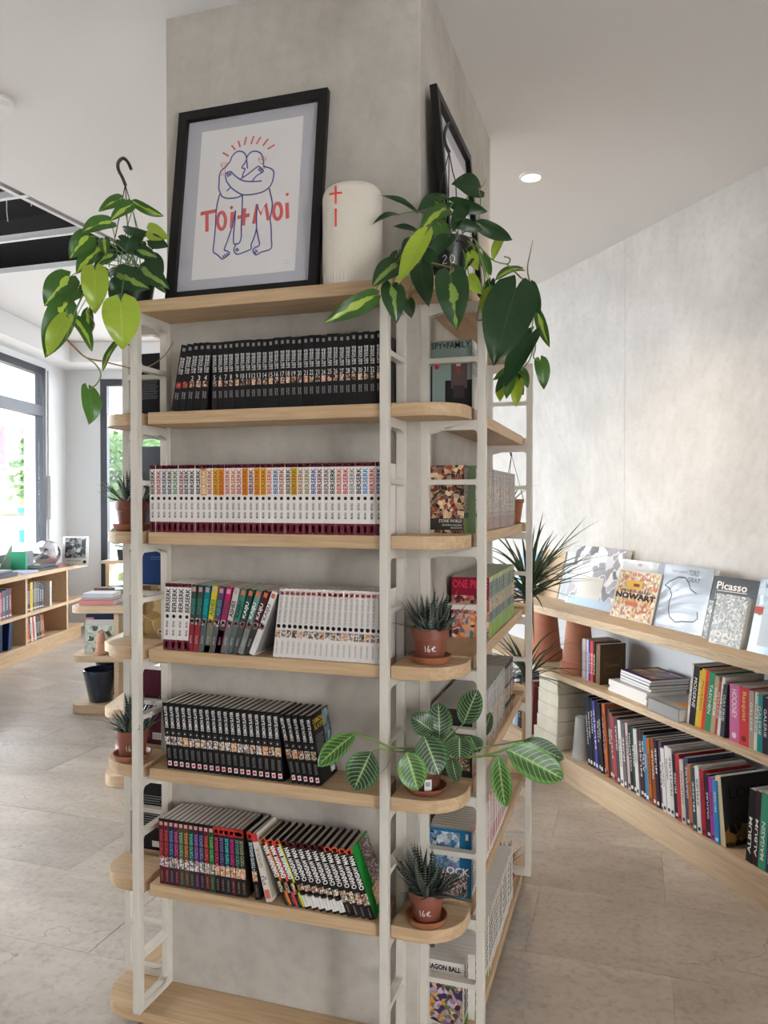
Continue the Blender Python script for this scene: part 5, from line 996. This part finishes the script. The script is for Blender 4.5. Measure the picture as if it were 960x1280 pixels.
def leaf_geo(shape, L, W, bend, fold, nu=6, nv=12, lobes=.20, wave=0.0, seed=0):
    vs = []; uvs = []; fs = []; f = SHAPES[shape]; rnd_ = random.Random(seed); ph = rnd_.random()*6
    th = 0; y = z = 0; cy = []; 
    for j in range(nv+1):
        cy.append((y, z, th)); st = L/nv; th = -bend*((j+1)/nv); y += st*math.cos(th); z += st*math.sin(th)
    for j in range(nv+1):
        v = j/nv; w = f(max(.004, min(.996, v)))*W/2
        if j == nv: w = .0004
        for i in range(nu+1):
            u = i/nu*2-1; yy, zz, t = cy[j]; x = u*w
            back = lobes*L*abs(u)**.7*max(0, 1-v/.38) if shape == 'heart' else 0
            lift = fold*abs(u)*w + wave*W*math.sin(v*7+ph+2*u)*abs(u)
            vs.append((x, yy-back*math.cos(t)-lift*math.sin(t), zz-back*math.sin(t)*0+lift*math.cos(t))); uvs.append((i/nu, v))
    for j in range(nv):
        for i in range(nu): a = j*(nu+1)+i; fs.append((a, a+1, a+nu+2, a+nu+1))
    return vs, fs, uvs
def orient(B, d, nrm):
    y = d.normalized(); z = (nrm-y*nrm.dot(y)); z = z.normalized() if z.length > 1e-5 else y.orthogonal().normalized(); x = y.cross(z)
    return Matrix(((x.x, y.x, z.x, B.x), (x.y, y.y, z.y, B.y), (x.z, y.z, z.z, B.z), (0, 0, 0, 1)))
def leaf(parent, shape, b, t, w, d0, d1, m, roll=0.0, bend=.55, fold=.22, seed=0, stem_from=None, stem_m='stem_green', hi=1):
    B = atd(*b, d0); T = atd(*t, d1); d = T-B; L = d.length; dm = (d0+d1)/2; W = w*dm/FPX
    L2 = L/(1-.10*bend*bend-.02); vs, fs, uvs = leaf_geo(shape, L2, W*1.06, bend, fold, wave=.05, seed=seed)
    nrm = -(ray_dir(*b)).normalized()+Vector((0, 0, .35)); nrm = Matrix.Rotation(roll, 3, d.normalized()) @ nrm
    # aim the chord of the bent leaf at the tip
    tip = Vector(vs[-4]); M0 = orient(B, d, nrm); ch = (M0.to_3x3() @ tip).normalized(); q = ch.rotation_difference(d.normalized()).to_matrix().to_4x4(); M = Matrix.Translation(B) @ q @ Matrix.Translation(-B) @ M0
    o = MB().add(vs, fs, 0, uvs).build('leaf', m, None, smooth=True); o.parent = parent; o.matrix_world = M
    if stem_from is not None:
        S = Vector(stem_from); mid = (S+B)/2+Vector((0, 0, .35*(S-B).length*hi)); pts = [S*(1-k/7)**2+mid*2*(k/7)*(1-k/7)+B*(k/7)**2 for k in range(8)]
        MB().tube([parent.matrix_world.inverted() @ p for p in pts], .0017, 5, r1=.0012).build('petiole', stem_m, parent, smooth=True)
    return o
def vine(parent, pts, depth, m='stem_green', r=.0022, name='stem', r1=None):
    P = [atd(p[0], p[1], p[2] if len(p) > 2 else depth) for p in pts]; Q = []; n = len(P)
    for i in range(n-1):
        p0, p1, p2, p3 = P[max(0, i-1)], P[i], P[i+1], P[min(n-1, i+2)]
        for s in range(4): t = s/4; Q.append(.5*((2*p1)+(-p0+p2)*t+(2*p0-5*p1+4*p2-p3)*t*t+(-p0+3*p1-3*p2+p3)*t**3))
    Q.append(P[-1]); Mi = parent.matrix_world.inverted(); MB().tube([Mi @ q for q in Q], r, 6, r1=r1).build(name, m, parent, smooth=True)
def hang_pot(parent, r, h):
    MB().lathe([(r*.72, 0), (r*.74, .002), (r*.96, h-.018), (r*1.06, h-.016), (r*1.06, h), (r*.98, h), (r*.9, h-.014), (r*.001, h-.016)], 28, cap1=False).build('pot', 'pot_black', parent, smooth=True)
def place_root(name, loc, label, cat='plant'):
    e = empty(name, loc); bpy.context.view_layer.update(); return tag(e, label, cat)
# ---- trailing plant above the window-side corner
LP_ = place_root('trailing_plant', (-.100, .075, ZS[0]+.0005), 'trailing heart-leaf plant with hanging hook beside the framed poster')
hang_pot(LP_, .062, .100); c0 = Vector((-.100, .075, ZS[0]+.10)); HM, VA = 'leaf_heart', 'leaf_green'
LL = [((150, 249), (124.6, 264), 17, -.02, -.02, 'leaf_heart', .3), ((138, 277), (104, 290), 24, -.05, -.10, 'leaf_heart', .2), ((110.6, 295), (89, 321), 27, -.08, -.10, 'leaf_heart', 0), ((124, 312), (96, 342), 24, -.07, -.11, 'leaf_heart', .4), ((86, 347), (57, 381), 36, -.10, -.13, 'leaf_heart', 0), ((118.5, 337.5), (118.5, 388), 33, -.16, -.17, 'leaf_lime', 0), ((80.5, 381), (57.4, 445), 37, -.13, -.14, 'leaf_heart', -.2), ((97, 366), (66, 386), 22, -.08, -.10, 'leaf_green', .3), ((82, 397), (62, 441), 24, -.15, -.16, 'leaf_lime', .2), ((151, 378), (153, 435), 46, -.19, -.20, 'leaf_lime', 0), ((110, 389), (113, 424), 17, -.05, -.05, 'leaf_heart', .5), ((94, 399), (113, 436), 20, -.09, -.09, 'leaf_heart', -.4), ((149, 343), (187, 361), 30, -.12, -.13, 'leaf_dark_flash', .3), ((178, 336), (210, 360), 27, -.10, -.11, 'leaf_dark_flash', .2), ((170.5, 254.5), (202, 269), 13, 0, .03, 'leaf_heart', .6), ((163.5, 256), (139, 275), 18, -.03, -.05, 'leaf_heart', .2), ((186, 288), (210, 297), 21, -.08, -.10, 'leaf_lime', .4), ((158, 287), (190, 292), 12, -.06, -.06, 'leaf_dark', .7), ((188, 300), (210, 308), 18, -.08, -.10, 'leaf_dark', .4), ((130, 299), (133, 320), 15, -.10, -.12, 'leaf_heart', .2), ((111, 487), (111, 528), 27, -.06, -.07, 'leaf_green', -.5), ((144, 430), (129, 463), 13, -.05, -.05, 'leaf_heart', .7), ((132, 340), (103, 347), 19, -.11, -.14, 'leaf_heart', .3), ((177, 301), (158, 314), 19, -.05, -.07, 'leaf_dark', .1), ((189, 321), (204, 341), 20, -.05, -.05, 'leaf_dark', .1), ((155, 348), (137, 371), 21, -.10, -.11, 'leaf_dark', .1), ((140, 318), (120, 333), 18, -.08, -.09, 'leaf_dark_flash', .2), ((192, 345), (207, 366), 14, -.06, -.06, 'leaf_heart', .3), ((172, 312), (196, 322), 17, -.06, -.05, 'leaf_dark_flash', .3), ((150, 300), (170, 318), 18, -.05, -.04, 'leaf_dark', .2), ((200, 292), (190, 312), 16, .02, .02, 'leaf_green', .2), ((116, 352), (100, 372), 18, -.06, -.07, 'leaf_dark_flash', .4)]
DL = 2.19
for i, (b, t, w, a, e, m, rl) in enumerate(LL): leaf(LP_, 'heart', b, t, w, DL+a, DL+e, m, rl, .5+.25*(i % 3), .2, i, c0+Vector((random.uniform(-.04, .04), random.uniform(-.04, .04), 0)) if i not in (20, 21, 10, 6, 8) else None)
vine(LP_, [(150, 335, 2.15), (128, 345, 2.08), (108, 362, 2.06), (96, 385, 2.06), (88, 405, 2.05), (83, 424, 2.05)], DL, 'stem_green'); vine(LP_, [(83, 424, 2.05), (95, 436, 2.07), (108, 447, 2.09), (130, 452, 2.12), (150, 457, 2.14), (170, 461, 2.16), (188, 457, 2.17), (206, 444, 2.18), (217, 427, 2.18)], DL, 'stem_brown', .0026, r1=.0012)
vine(LP_, [(108, 447, 2.09), (120, 456, 2.11), (126, 468, 2.12), (121, 480, 2.13), (111, 487, 2.13)], DL, 'stem_green', .002); vine(LP_, [(168, 461, 2.16), (170, 445, 2.15), (163, 433, 2.14), (155, 428, 2.13), (144, 430, 2.14)], DL, 'stem_brown', .0018); vine(LP_, [(140, 350, 2.10), (122, 372, 2.08), (110, 389, 2.10), (118, 405, 2.12), (112, 420, 2.11)], DL, 'stem_brown', .0018)
vine(LP_, [(83, 424, 2.05), (90, 412, 2.05), (86, 398, 2.04), (82, 385, 2.05)], DL, 'stem_green', .0018)
vine(LP_, [(157, 232, 2.2), (153, 222, 2.2), (148, 212, 2.2), (148, 203, 2.2), (154, 198, 2.2), (160, 203, 2.2), (164, 212, 2.2)], DL, 'pot_black', .0048, 'hook')
for q in ((136, 330), (183, 331), (160, 326)): vine(LP_, [(156.5, 231, 2.2), ((156.5+q[0])/2+1, (231+q[1])/2, 2.19), (q[0], q[1]+4, 2.19)], DL, 'pot_black', .0014, 'hanger')
# ---- trailing plant above the aisle corner
RP_ = place_root('trailing_plant', (.800, .120, ZS[0]+.0005), 'trailing heart-leaf plant in black pot chalked with a price beside the speaker')
hang_pot(RP_, .050, .115); c1 = Vector((.80, .12, ZS[0]+.115)); Z7 = lambda X, Y: (380+X/3, 200+Y/3)
RL = [((655, 108), (556, 92), 95, .03, -.02, 'leaf_dark', .1), ((522, 135), (430, 190), 58, 0, -.04, 'leaf_dark', .3), ((528, 183), (435, 270), 66, -.10, -.14, 'leaf_heart', 0), ((452, 280), (357, 463), 78, -.20, -.22, 'leaf_lime', .2), ((345, 392), (261, 470), 88, -.16, -.19, 'leaf_dark_flash', .1), ((328, 472), (345, 602), 92, -.18, -.19, 'leaf_dark_flash', -.1), ((256, 515), (82, 607), 78, -.20, -.24, 'leaf_heart', -.3), ((430, 388), (466, 542), 84, -.12, -.13, 'leaf_dark', 0), ((548, 425), (570, 622), 126, -.22, -.24, 'leaf_dark_flash', 0), ((795, 482), (714, 762), 195, -.13, -.17, 'leaf_dark', 0), ((852, 652), (757, 846), 88, -.02, -.05, 'leaf_dark', .2), ((887, 752), (898, 852), 58, .05, .05, 'leaf_green', -.2), ((665, 245), (777, 297), 58, -.02, .02, 'leaf_dark', .5), ((413, 186), (290, 136), 34, -.02, -.05, 'leaf_dark', .6), ((355, 204), (262, 242), 30, -.04, -.08, 'leaf_dark', .5), ((416, 262), (333, 250), 32, -.05, -.07, 'leaf_dark', .5), ((737, 294), (710, 372), 42, .02, .02, 'leaf_lime', .3), ((812, 408), (724, 448), 52, .04, .02, 'leaf_heart', .5), ((625, 352), (652, 412), 46, -.05, -.06, 'leaf_lime', .2), ((880, 582), (919, 697), 42, .02, .04, 'leaf_heart', .3), ((385, 522), (402, 587), 52, -.14, -.14, 'leaf_dark', 0), ((852, 472), (884, 578), 50, -.03, -.02, 'leaf_dark', .3), ((560, 160), (682, 192), 52, -.02, .0, 'leaf_dark', .5), ((545, 288), (470, 372), 66, -.09, -.11, 'leaf_dark', .1), ((505, 240), (545, 338), 62, -.06, -.08, 'leaf_green', .2), ((640, 330), (600, 420), 50, -.03, -.06, 'leaf_dark_flash', .2), ((420, 300), (372, 360), 62, -.09, -.11, 'leaf_dark', .2), ((600, 180), (560, 268), 60, -.03, -.08, 'leaf_dark', .2), ((672, 360), (700, 430), 40, -.02, 0, 'leaf_green', .2), ((620, 440), (665, 500), 52, -.07, -.08, 'leaf_lime', .3), ((580, 235), (668, 262), 46, -.07, -.05, 'leaf_dark', .4), ((488, 160), (560, 205), 44, -.03, -.05, 'leaf_heart', .5), ((700, 455), (690, 545), 44, -.02, -.02, 'leaf_dark', .3), ((350, 350), (330, 440), 50, -.10, -.12, 'leaf_dark', .2), ((455, 345), (505, 400), 50, -.12, -.13, 'leaf_dark', .1), ((700, 480), (672, 575), 46, -.06, -.07, 'leaf_lime', .5), ((775, 790), (712, 825), 40, .12, .12, 'leaf_green', .2), ((775, 800), (722, 868), 44, .12, .10, 'leaf_dark', .2), ((780, 805), (760, 890), 46, .10, .10, 'leaf_green', .1), ((785, 805), (822, 880), 46, .12, .12, 'leaf_dark', .1), ((805, 830), (795, 922), 48, .10, .10, 'leaf_lime', .2), ((820, 790), (838, 850), 36, .14, .14, 'leaf_green', .1), ((740, 840), (735, 905), 40, .13, .13, 'leaf_lime', .2)]
DR = 1.965
for i, (b, t, w, a, e, m, rl) in enumerate(RL): leaf(RP_, 'heart', Z7(*b), Z7(*t), w/3, DR+a, DR+e, m, rl, .45+.25*(i % 3), .2, 50+i, c1+Vector((random.uniform(-.035, .035), random.uniform(-.035, .035), 0)) if i not in (9, 10, 11, 17, 19, 21) and i < 36 else None)
def zz(*a): return [(*Z7(p[0], p[1]), p[2]) for p in a]
vine(RP_, zz((600, 290, 1.93), (640, 300, 1.92), (665, 380, 1.90), (678, 450, 1.90), (660, 540, 1.90), (650, 600, 1.91), (690, 590, 1.90)), DR); vine(RP_, zz((640, 300, 1.93), (700, 370, 1.94), (760, 390, 1.95), (772, 370, 1.96), (750, 362, 1.96)), DR, 'stem_green', .0018); vine(RP_, zz((760, 390, 1.95), (812, 440, 1.93), (850, 470, 1.92), (795, 482, 1.84)), DR, 'stem_green', .002)
vine(RP_, zz((850, 475, 1.92), (838, 410, 1.93), (848, 350, 1.94), (858, 302, 1.95)), DR, 'stem_brown', .0022, r1=.0008); vine(RP_, zz((850, 470, 1.92), (862, 560, 1.94), (855, 640, 1.95), (868, 700, 1.97), (860, 740, 2.0), (886, 752, 2.015)), DR, 'stem_green', .0018); vine(RP_, zz((862, 700, 1.97), (840, 760, 2.03), (800, 790, 2.07), (775, 795, 2.08)), DR, 'stem_green', .0018)
vine(RP_, zz((480, 385, 1.80), (540, 400, 1.76), (562, 410, 1.75), (548, 425, 1.745)), DR, 'stem_brown', .002); vine(RP_, zz((335, 440, 1.80), (345, 490, 1.79), (385, 520, 1.80), (400, 500, 1.81)), DR, 'stem_brown', .003); vine(RP_, zz((655, 108, 1.99), (662, 150, 1.98), (655, 220, 1.96), (640, 280, 1.94)), DR, 'stem_green', .0016); vine(RP_, zz((655, 108, 1.99), (672, 95, 1.99), (683, 70, 2.0)), DR, 'stem_brown', .0016, r1=.0006)
hk = [(502, 90)]; Z2x = lambda X, Y, d: (500+X/6, 90+Y/6, d)
vine(RP_, [Z2x(370, 605, 1.99), Z2x(340, 540, 1.99), Z2x(332, 470, 1.99), Z2x(350, 410, 1.99), Z2x(372, 388, 1.99), Z2x(395, 415, 1.99), Z2x(402, 465, 1.99)], DR, 'pot_black', .0048, 'hook')
for q in ((300, 880), (420, 860), (365, 900)): vine(RP_, [Z2x(368, 600, 1.99), Z2x((368+q[0])/2, 740, 1.985), Z2x(q[0], q[1], 1.98), Z2x(q[0], q[1]+240, 1.97)], DR, 'pot_black', .0014, 'hanger')
# handwriting wrapped on a pot wall, facing the viewer
def write_on(parent, strokes, r_at, w, zc, s, name, ang, dx=0):
    b = MB()
    for st in strokes:
        pts = []
        for i in range(len(st)-1):
            for k in range(4): pts.append((st[i][0]+(st[i+1][0]-st[i][0])*k/4, st[i][1]+(st[i+1][1]-st[i][1])*k/4))
        pts.append(st[-1])
        def fn(u, v):
            z = zc+v; r = r_at(z)+.0007; a = ang+(u+dx)/r; return (r*math.cos(a), r*math.sin(a), z)
        b.ribbon([(p[0]*s, p[1]*s) for p in pts], w, fn)
    return b.build(name, 'chalk', parent)
def face_angle(x, y): return math.atan2(CAM.y-y, CAM.x-x)
S16 = [[(-.95, .45), (-.85, -.5)], [(-.30, .55), (-.5, .1), (-.5, -.35), (-.28, -.5), (-.12, -.25), (-.25, -.05), (-.48, -.12)], [(.75, .28), (.5, .38), (.25, .1), (.22, -.25), (.5, -.42), (.85, -.35)], [(.1, .08), (.6, .12)], [(.1, -.12), (.55, -.08)]]
S20 = [[(-.8, .3), (-.55, .5), (-.35, .25), (-.6, -.1), (-.85, -.45), (-.3, -.4)], [(.2, .5), (.0, .1), (.15, -.4), (.45, -.35), (.55, .15), (.35, .5), (.2, .5)]]
write_on(RP_, S20, lambda z: .050*(.74+.22*z/.1), .0016, .055, .022, 'chalk_price', face_angle(.80, .12))
# ---- hanging pot on the far aisle corner, its hook showing above the books
HP_ = place_root('hanging_planter', (.790, 1.235, ZS[2]+.0005), 'brown hanging pot with black hook on the far aisle corner shelf')
MB().lathe([(.034, 0), (.036, .002), (.046, .075), (.050, .077), (.050, .09), (.044, .09), (.040, .07), (.001, .07)], 24, cap1=False).build('pot', 'saucer_clay', HP_, smooth=True)
for k in range(3):
    a = k*2.094; MB().tube([(.047*math.cos(a), .047*math.sin(a), .088), (.02*math.cos(a), .02*math.sin(a), .19), (0, 0, .262)], .0012, 5).build('hanger', 'pot_black', HP_)
MB().tube([(0, 0, .258), (-.004, 0, .275), (-.014, 0, .30), (-.022, 0, .322), (-.014, 0, .340), (.002, 0, .345), (.012, 0, .332)], .0042, 6).build('hook', 'pot_black', HP_, smooth=True)
for k in range(9):
    a = k*.75; vs, fs, uvs = leaf_geo('strap', .16, .006, .9, .2, 2, 8, 0); o = MB().add(vs, fs, 0, uvs).build('leaf', 'leaf_green', HP_, smooth=True); o.matrix_local = orient(Vector((0, 0, .07)), Vector((math.cos(a)*.6, math.sin(a)*.6, 1)), Vector((-math.cos(a), -math.sin(a), .6)))
# ---- zebra succulents
zl = []
for k in range(3):
    b = MB(); n = 9; L = 1.0; vs = []; uvs = []; fs = []
    bend = (.25, -.15, .5)[k]
    for j in range(n+1):
        v = j/n; w = .095*(1-v**1.6)+.002; a = bend*v; x0_ = math.sin(a)*v*.5; y = v*math.cos(a*.6); tk = .045*(1-v)+.001
        for (px, pz, uu) in ((-w, tk*.35, 0), (0, -tk*.6, .5), (w, tk*.35, 1), (0, tk*.15, .5)): vs.append((px, y, pz+x0_)); uvs.append((uu, v))
    for j in range(n):
        for i in range(4): a = j*4+i; b2 = j*4+(i+1) % 4; fs.append((a, b2, b2+4, a+4))
    me = MB().add(vs, fs, 0, uvs).mesh('leaf', ['leaf_zebra']); me.polygons.foreach_set('use_smooth', [True]*len(me.polygons)); zl.append(me)
def succulent(loc, r, h, label, seed, price=False, L=.112, nl=76, ang=0, saucer=True):
    e = place_root('zebra_succulent', (loc[0], loc[1], loc[2]+.0005), label); rn = random.Random(seed); zs = .0
    if saucer: MB().lathe([(r*.80, 0), (r*.98, .002), (r*1.14, .016), (r*1.16, .019), (r*1.10, .019), (r*.95, .008), (.001, .007)], 32, cap1=False).build('saucer', 'saucer_clay', e, smooth=True); zs = .0072
    MB().lathe([(r*.72, zs), (r*.74, zs+.002), (r*.90, zs+h*.66), (r*.99, zs+h*.68), (r*1.0, zs+h-.002), (r*.98, zs+h), (r*.92, zs+h-.002), (r*.88, zs+h-.012)], 32, cap1=False).build('pot', 'terracotta', e, smooth=True)
    MB().lathe([(r*.89, zs+h-.011), (.001, zs+h-.008)], 24, cap0=False, cap1=False).build('soil', 'soil', e)
    heads = [(0, 0, 1.0), (r*.45, r*.1, .82), (-r*.42, .25*r, .85), (.1*r, -r*.45, .75)]
    for k in range(nl):
        hx, hy, hs = heads[k % 4]; a = rn.random()*6.283; el = rn.uniform(.12, 1.25) if k > 7 else rn.uniform(1.1, 1.45); ll = L*hs*rn.uniform(.75, 1.12)
        d = Vector((math.cos(a)*math.cos(el), math.sin(a)*math.cos(el), math.sin(el))); nr = Vector((-math.cos(a)*math.sin(el), -math.sin(a)*math.sin(el), math.cos(el)))
        o = obj('leaf', zl[k % 3], e); M = orient(Vector((hx+.006*math.cos(a), hy+.006*math.sin(a), zs+h-.012)), d, nr); o.matrix_local = M @ Matrix.Diagonal((ll*.95, ll, ll*.95, 1))
    if price: write_on(e, S16, lambda z: r*(.74+.16*(z-zs)/(h*.66)), .0016, zs+h*.40, .0155, 'chalk_price', face_angle(loc[0], loc[1])+(.05 if price == 1 else -.05))
    return e
succulent((.762, .074, ZS[3]), .047, .080, 'zebra succulent in chalked pot beside the third shelf manga', 1, 1)
succulent((.760, .050, ZS[5]), .045, .074, 'zebra succulent in chalked pot beside the fifth shelf slanting manga', 2, 2, L=.118)
succulent((-.108, .072, ZS[2]), .046, .078, 'zebra succulent in plain pot beside the white manga row', 3, L=.108)
succulent((-.095, .052, ZS[4]), .046, .078, 'zebra succulent in plain pot beside the fourth shelf black manga', 4, 2, L=.115)
succulent((.800, 1.010, ZS[4]), .036, .075, 'small zebra succulent at the far end of the aisle shelf', 5, L=.085, nl=30)
succulent((.795, 1.040, ZS[6]), .036, .075, 'small zebra succulent at the far end of the bottom aisle board', 6, L=.085, nl=30)
tgt = MB().box(-.012, .012, -.0006, .0006, 0, .032).build('plant_tag', 'paper_white', None, (-.062, .045, ZS[2]+.095), (0, .5, -.3)); tag(tgt, 'white paper tag stuck in the succulent pot', 'tag')
# ---- prayer plant
MP_ = place_root('prayer_plant', (.752, .066, ZS[4]+.0005), 'prayer plant with pale veined leaves on the fourth shelf corner')
r, h = .044, .072
MB().lathe([(r*.80, 0), (r*.98, .002), (r*1.22, .014), (r*1.24, .018), (r*1.16, .018), (r*.95, .008), (.001, .007)], 32, cap1=False).build('saucer', 'terracotta', MP_, smooth=True); mat('pot_brown', (.13, .045, .028), .5)
MB().lathe([(r*.74, .0072), (r*.78, .01), (r*.92, .05), (r, .055), (r, .0072+h), (r*.92, h+.0072), (r*.88, h-.004)], 32, cap1=False).build('pot', 'pot_brown', MP_, smooth=True); MB().lathe([(r*.9, h), (.001, h)], 24, cap0=False, cap1=False).build('soil', 'soil', MP_)
ag = face_angle(.752, .066); lb = MB()
lb.ribbon([(-.002+.019*k/6, 0) for k in range(7)], .030, lambda u, v: ((r*.93+.001)*math.cos(ag+u/r), (r*.93+.001)*math.sin(ag+u/r), .028+v)); lb.build('price_label', 'chalk', MP_)
bc = MB()
for k in range(8): bc.ribbon([(.001+.0016*k, 0), (.0018+.0016*k, 0)], .011, lambda u, v: ((r*.93+.0016)*math.cos(ag+u/r), (r*.93+.0016)*math.sin(ag+u/r), .032+v))
bc.build('barcode', 'pot_black', MP_)
Z4 = lambda X, Y: (480+X/4, 840+Y/4); c2 = Vector((.752, .066, ZS[4]+h)); DM = 1.945
ML = [(Z4(398, 258), Z4(467, 92), 27, -.06, -.07, 'leaf_prayer', 0), (Z4(278, 332), Z4(272, 158), 29, -.02, .0, 'leaf_prayer', .1), (Z4(243, 295), Z4(135, 222), 25, -.04, -.05, 'leaf_prayer', 0), (Z4(200, 318), Z4(272, 508), 36, -.13, -.15, 'leaf_prayer', 0), (Z4(378, 322), Z4(378, 434), 33, -.11, -.13, 'leaf_prayer', .1), (Z4(112, 402), Z4(168, 588), 31, -.15, -.16, 'leaf_prayer_light', 0), (Z4(338, 428), Z4(366, 548), 17, -.08, -.09, 'leaf_prayer', .3), (Z4(498, 322), Z4(532, 204), 12, .10, .10, 'leaf_prayer', .2), (Z4(572, 418), Z4(606, 674), 22, -.11, -.12, 'leaf_prayer_light', .2), (Z4(612, 384), Z4(888, 532), 36, -.10, -.09, 'leaf_prayer_light', .1), (Z4(700, 342), Z4(892, 436), 22, -.06, -.04, 'leaf_prayer', .2), ((444, 917), (398, 957), 26, -.14, -.16, 'leaf_prayer_light', .3), ((464, 940), (443, 986), 37, -.15, -.16, 'leaf_prayer', 0), (Z4(430, 320), Z4(470, 400), 20, -.03, -.03, 'leaf_prayer', .3), (Z4(300, 340), Z4(350, 290), 20, .0, .0, 'leaf_prayer', .3)]
for i, (b, t, w, a, e, m, rl) in enumerate(ML): leaf(MP_, 'oval', b, t, w*1.10, DM+a, DM+e, m, rl, .35, .12, 120+i, c2+Vector((random.uniform(-.02, .02), random.uniform(-.02, .02), 0)) if i in (0, 1, 2, 4, 6, 13, 14, 3) else None, hi=.3)
vine(MP_, [(535, 940, 1.93), (516, 936, 1.88), (490, 934, 1.83), (470, 926, 1.81), (444, 917, 1.805)], DM, 'stem_green', .0026); vine(MP_, [(516, 936, 1.88), (500, 940, 1.84), (478, 936, 1.81), (464, 940, 1.795)], DM, 'stem_green', .0018); vine(MP_, [(535, 938, 1.93), (516, 940, 1.88), (508, 938, 1.81)], DM, 'stem_green', .002)
vine(MP_, [(538, 940, 1.93), (565, 943, 1.88), (590, 946, 1.86), (612, 943, 1.85), (634, 936, 1.845)], DM, 'stem_green', .0032); vine(MP_, [(565, 943, 1.88), (600, 935, 1.88), (630, 930, 1.885), (655, 925, 1.885)], DM, 'stem_green', .002); vine(MP_, [(600, 945, 1.86), (612, 945, 1.845), (623, 945, 1.835)], DM, 'stem_green', .0018); vine(MP_, [(560, 943, 1.89), (585, 930, 1.95), (604, 920, 2.045)], DM, 'stem_green', .0014)
vine(MP_, [(492, 934, 1.84), (486, 955, 1.83), (474, 968, 1.82)], DM, 'stem_brown', .0010, r1=.0005)
# ---- tall dragon plant behind the pillar
q_ = at(656, 972, 2, 0); DX, DY = q_.x, q_.y
DP_ = place_root('dragon_plant', (DX, DY, .0005), 'tall spiky dragon plant in clay pot behind the pillar')
MB().lathe([(.052, 0), (.055, .003), (.068, .10), (.074, .102), (.075, .13), (.07, .132), (.064, .115)], 28, cap1=False).build('pot', 'terracotta', DP_, smooth=True); MB().lathe([(.066, .114), (.001, .114)], 20, cap0=False, cap1=False).build('soil', 'soil', DP_)
hA = at(660, 742, 1, DY-.04); hB = at(658, 845, 1, DY); RO_ = Vector((DX, DY, 0))
pA = hA-RO_; pB = hB-RO_
MB().tube([(0, 0, .10), (0, 0, .5), (pA.x*.7, pA.y*.7, .75), (pA.x, pA.y, pA.z)], .016, 8, r1=.012).build('trunk', 'stem_brown', DP_, smooth=True); MB().tube([(.03, .02, .10), (pB.x+.01, pB.y+.01, .35), (pB.x, pB.y, pB.z)], .013, 8, r1=.010).build('trunk', 'stem_brown', DP_, smooth=True)
dl = []
for k in range(4):
    vs, fs, uvs = leaf_geo('strap', 1, .040, (.25, .7, 1.1, .45)[k], .5, 2, 9, 0); me = MB().add(vs, fs, 0, uvs).mesh('leaf', ['leaf_sword']); me.polygons.foreach_set('use_smooth', [True]*len(me.polygons)); dl.append(me)
rn = random.Random(21)
for hp, n, Lm in ((pA, 84, .50), (pB, 44, .38)):
    for k in range(n):
        a = rn.random()*6.283; el = rn.uniform(-.15, 1.35); ll = Lm*rn.uniform(.7, 1.08); d = Vector((math.cos(a)*math.cos(el), math.sin(a)*math.cos(el), math.sin(el))); nr = Vector((-math.cos(a)*math.sin(el), -math.sin(a)*math.sin(el), math.cos(el)))
        if abs(math.cos(el)*ll*math.sin(a)*.8+math.cos(el)*ll*math.cos(a)*.6) > .30 and math.sin(a)+math.cos(a) > 0 and el < .5: el += .6; d = Vector((math.cos(a)*math.cos(el), math.sin(a)*math.cos(el), math.sin(el)))
        o = obj('leaf', dl[k % 4], DP_); o.matrix_local = orient(hp+Vector((0, 0, rn.uniform(-.06, .05))), d, nr) @ Matrix.Diagonal((ll, ll, ll, 1))
# ---- pale green flower on the far table and plant on the ledge
mat('hydrangea', (.55, .66, .25), .7); mat('leaf_blue', (.10, .22, .13), .5)
fp = MA @ Vector((.24, .40, .737)); HY = place_root('hydrangea_plant', fp, 'pale green hydrangea in low pot on the navy pot table')
MB().lathe([(.04, 0), (.055, .07), (.05, .07)], 20).build('pot', 'concrete', HY, smooth=True); b = MB(); rn = random.Random(8)
for k in range(110):
    a = rn.random()*6.28; el = rn.uniform(-.6, 1.5); c = Vector((.045*math.cos(a)*math.cos(el), .045*math.sin(a)*math.cos(el), .155+.04*math.sin(el))); d = (c-Vector((0, 0, .155))).normalized(); e1 = d.orthogonal().normalized()*.013; e2 = d.cross(e1); b.add([c-e1, c+e2, c+e1, c-e2], [(0, 1, 2, 3)])
b.build('flower_head', 'hydrangea', HY)['kind'] = 'stuff'
for k in range(7):
    vs, fs, uvs = leaf_geo('oval', .13, .06, .5, .2); o = MB().add(vs, fs, 0, uvs).build('leaf', 'leaf_green', HY, smooth=True); a = k*.9; o.matrix_local = orient(Vector((0, 0, .08)), Vector((math.cos(a), math.sin(a), .35)), Vector((0, 0, 1)))
lp = M_BACK @ Vector((.70, -.16, .79)); RP2 = place_root('ledge_plant', lp, 'small round-leaf plant in dark pot on the window ledge'); MB().lathe([(.05, 0), (.065, .12), (.06, .12)], 20).build('pot', 'pot_black', RP2, smooth=True)
for k in range(14):
    vs, fs, uvs = leaf_geo('oval', .13, .11, .4, .1); o = MB().add(vs, fs, 0, uvs).build('leaf', 'leaf_green', RP2, smooth=True); a = k*2.4; z_ = .12+.018*k; o.matrix_local = orient(Vector((0, 0, z_)), Vector((math.cos(a), math.sin(a), .2)), Vector((.3, -.5, 1)))
MB().tube([(0, 0, .1), (.01, 0, .4)], .006, 6).build('stem', 'stem_green', RP2)
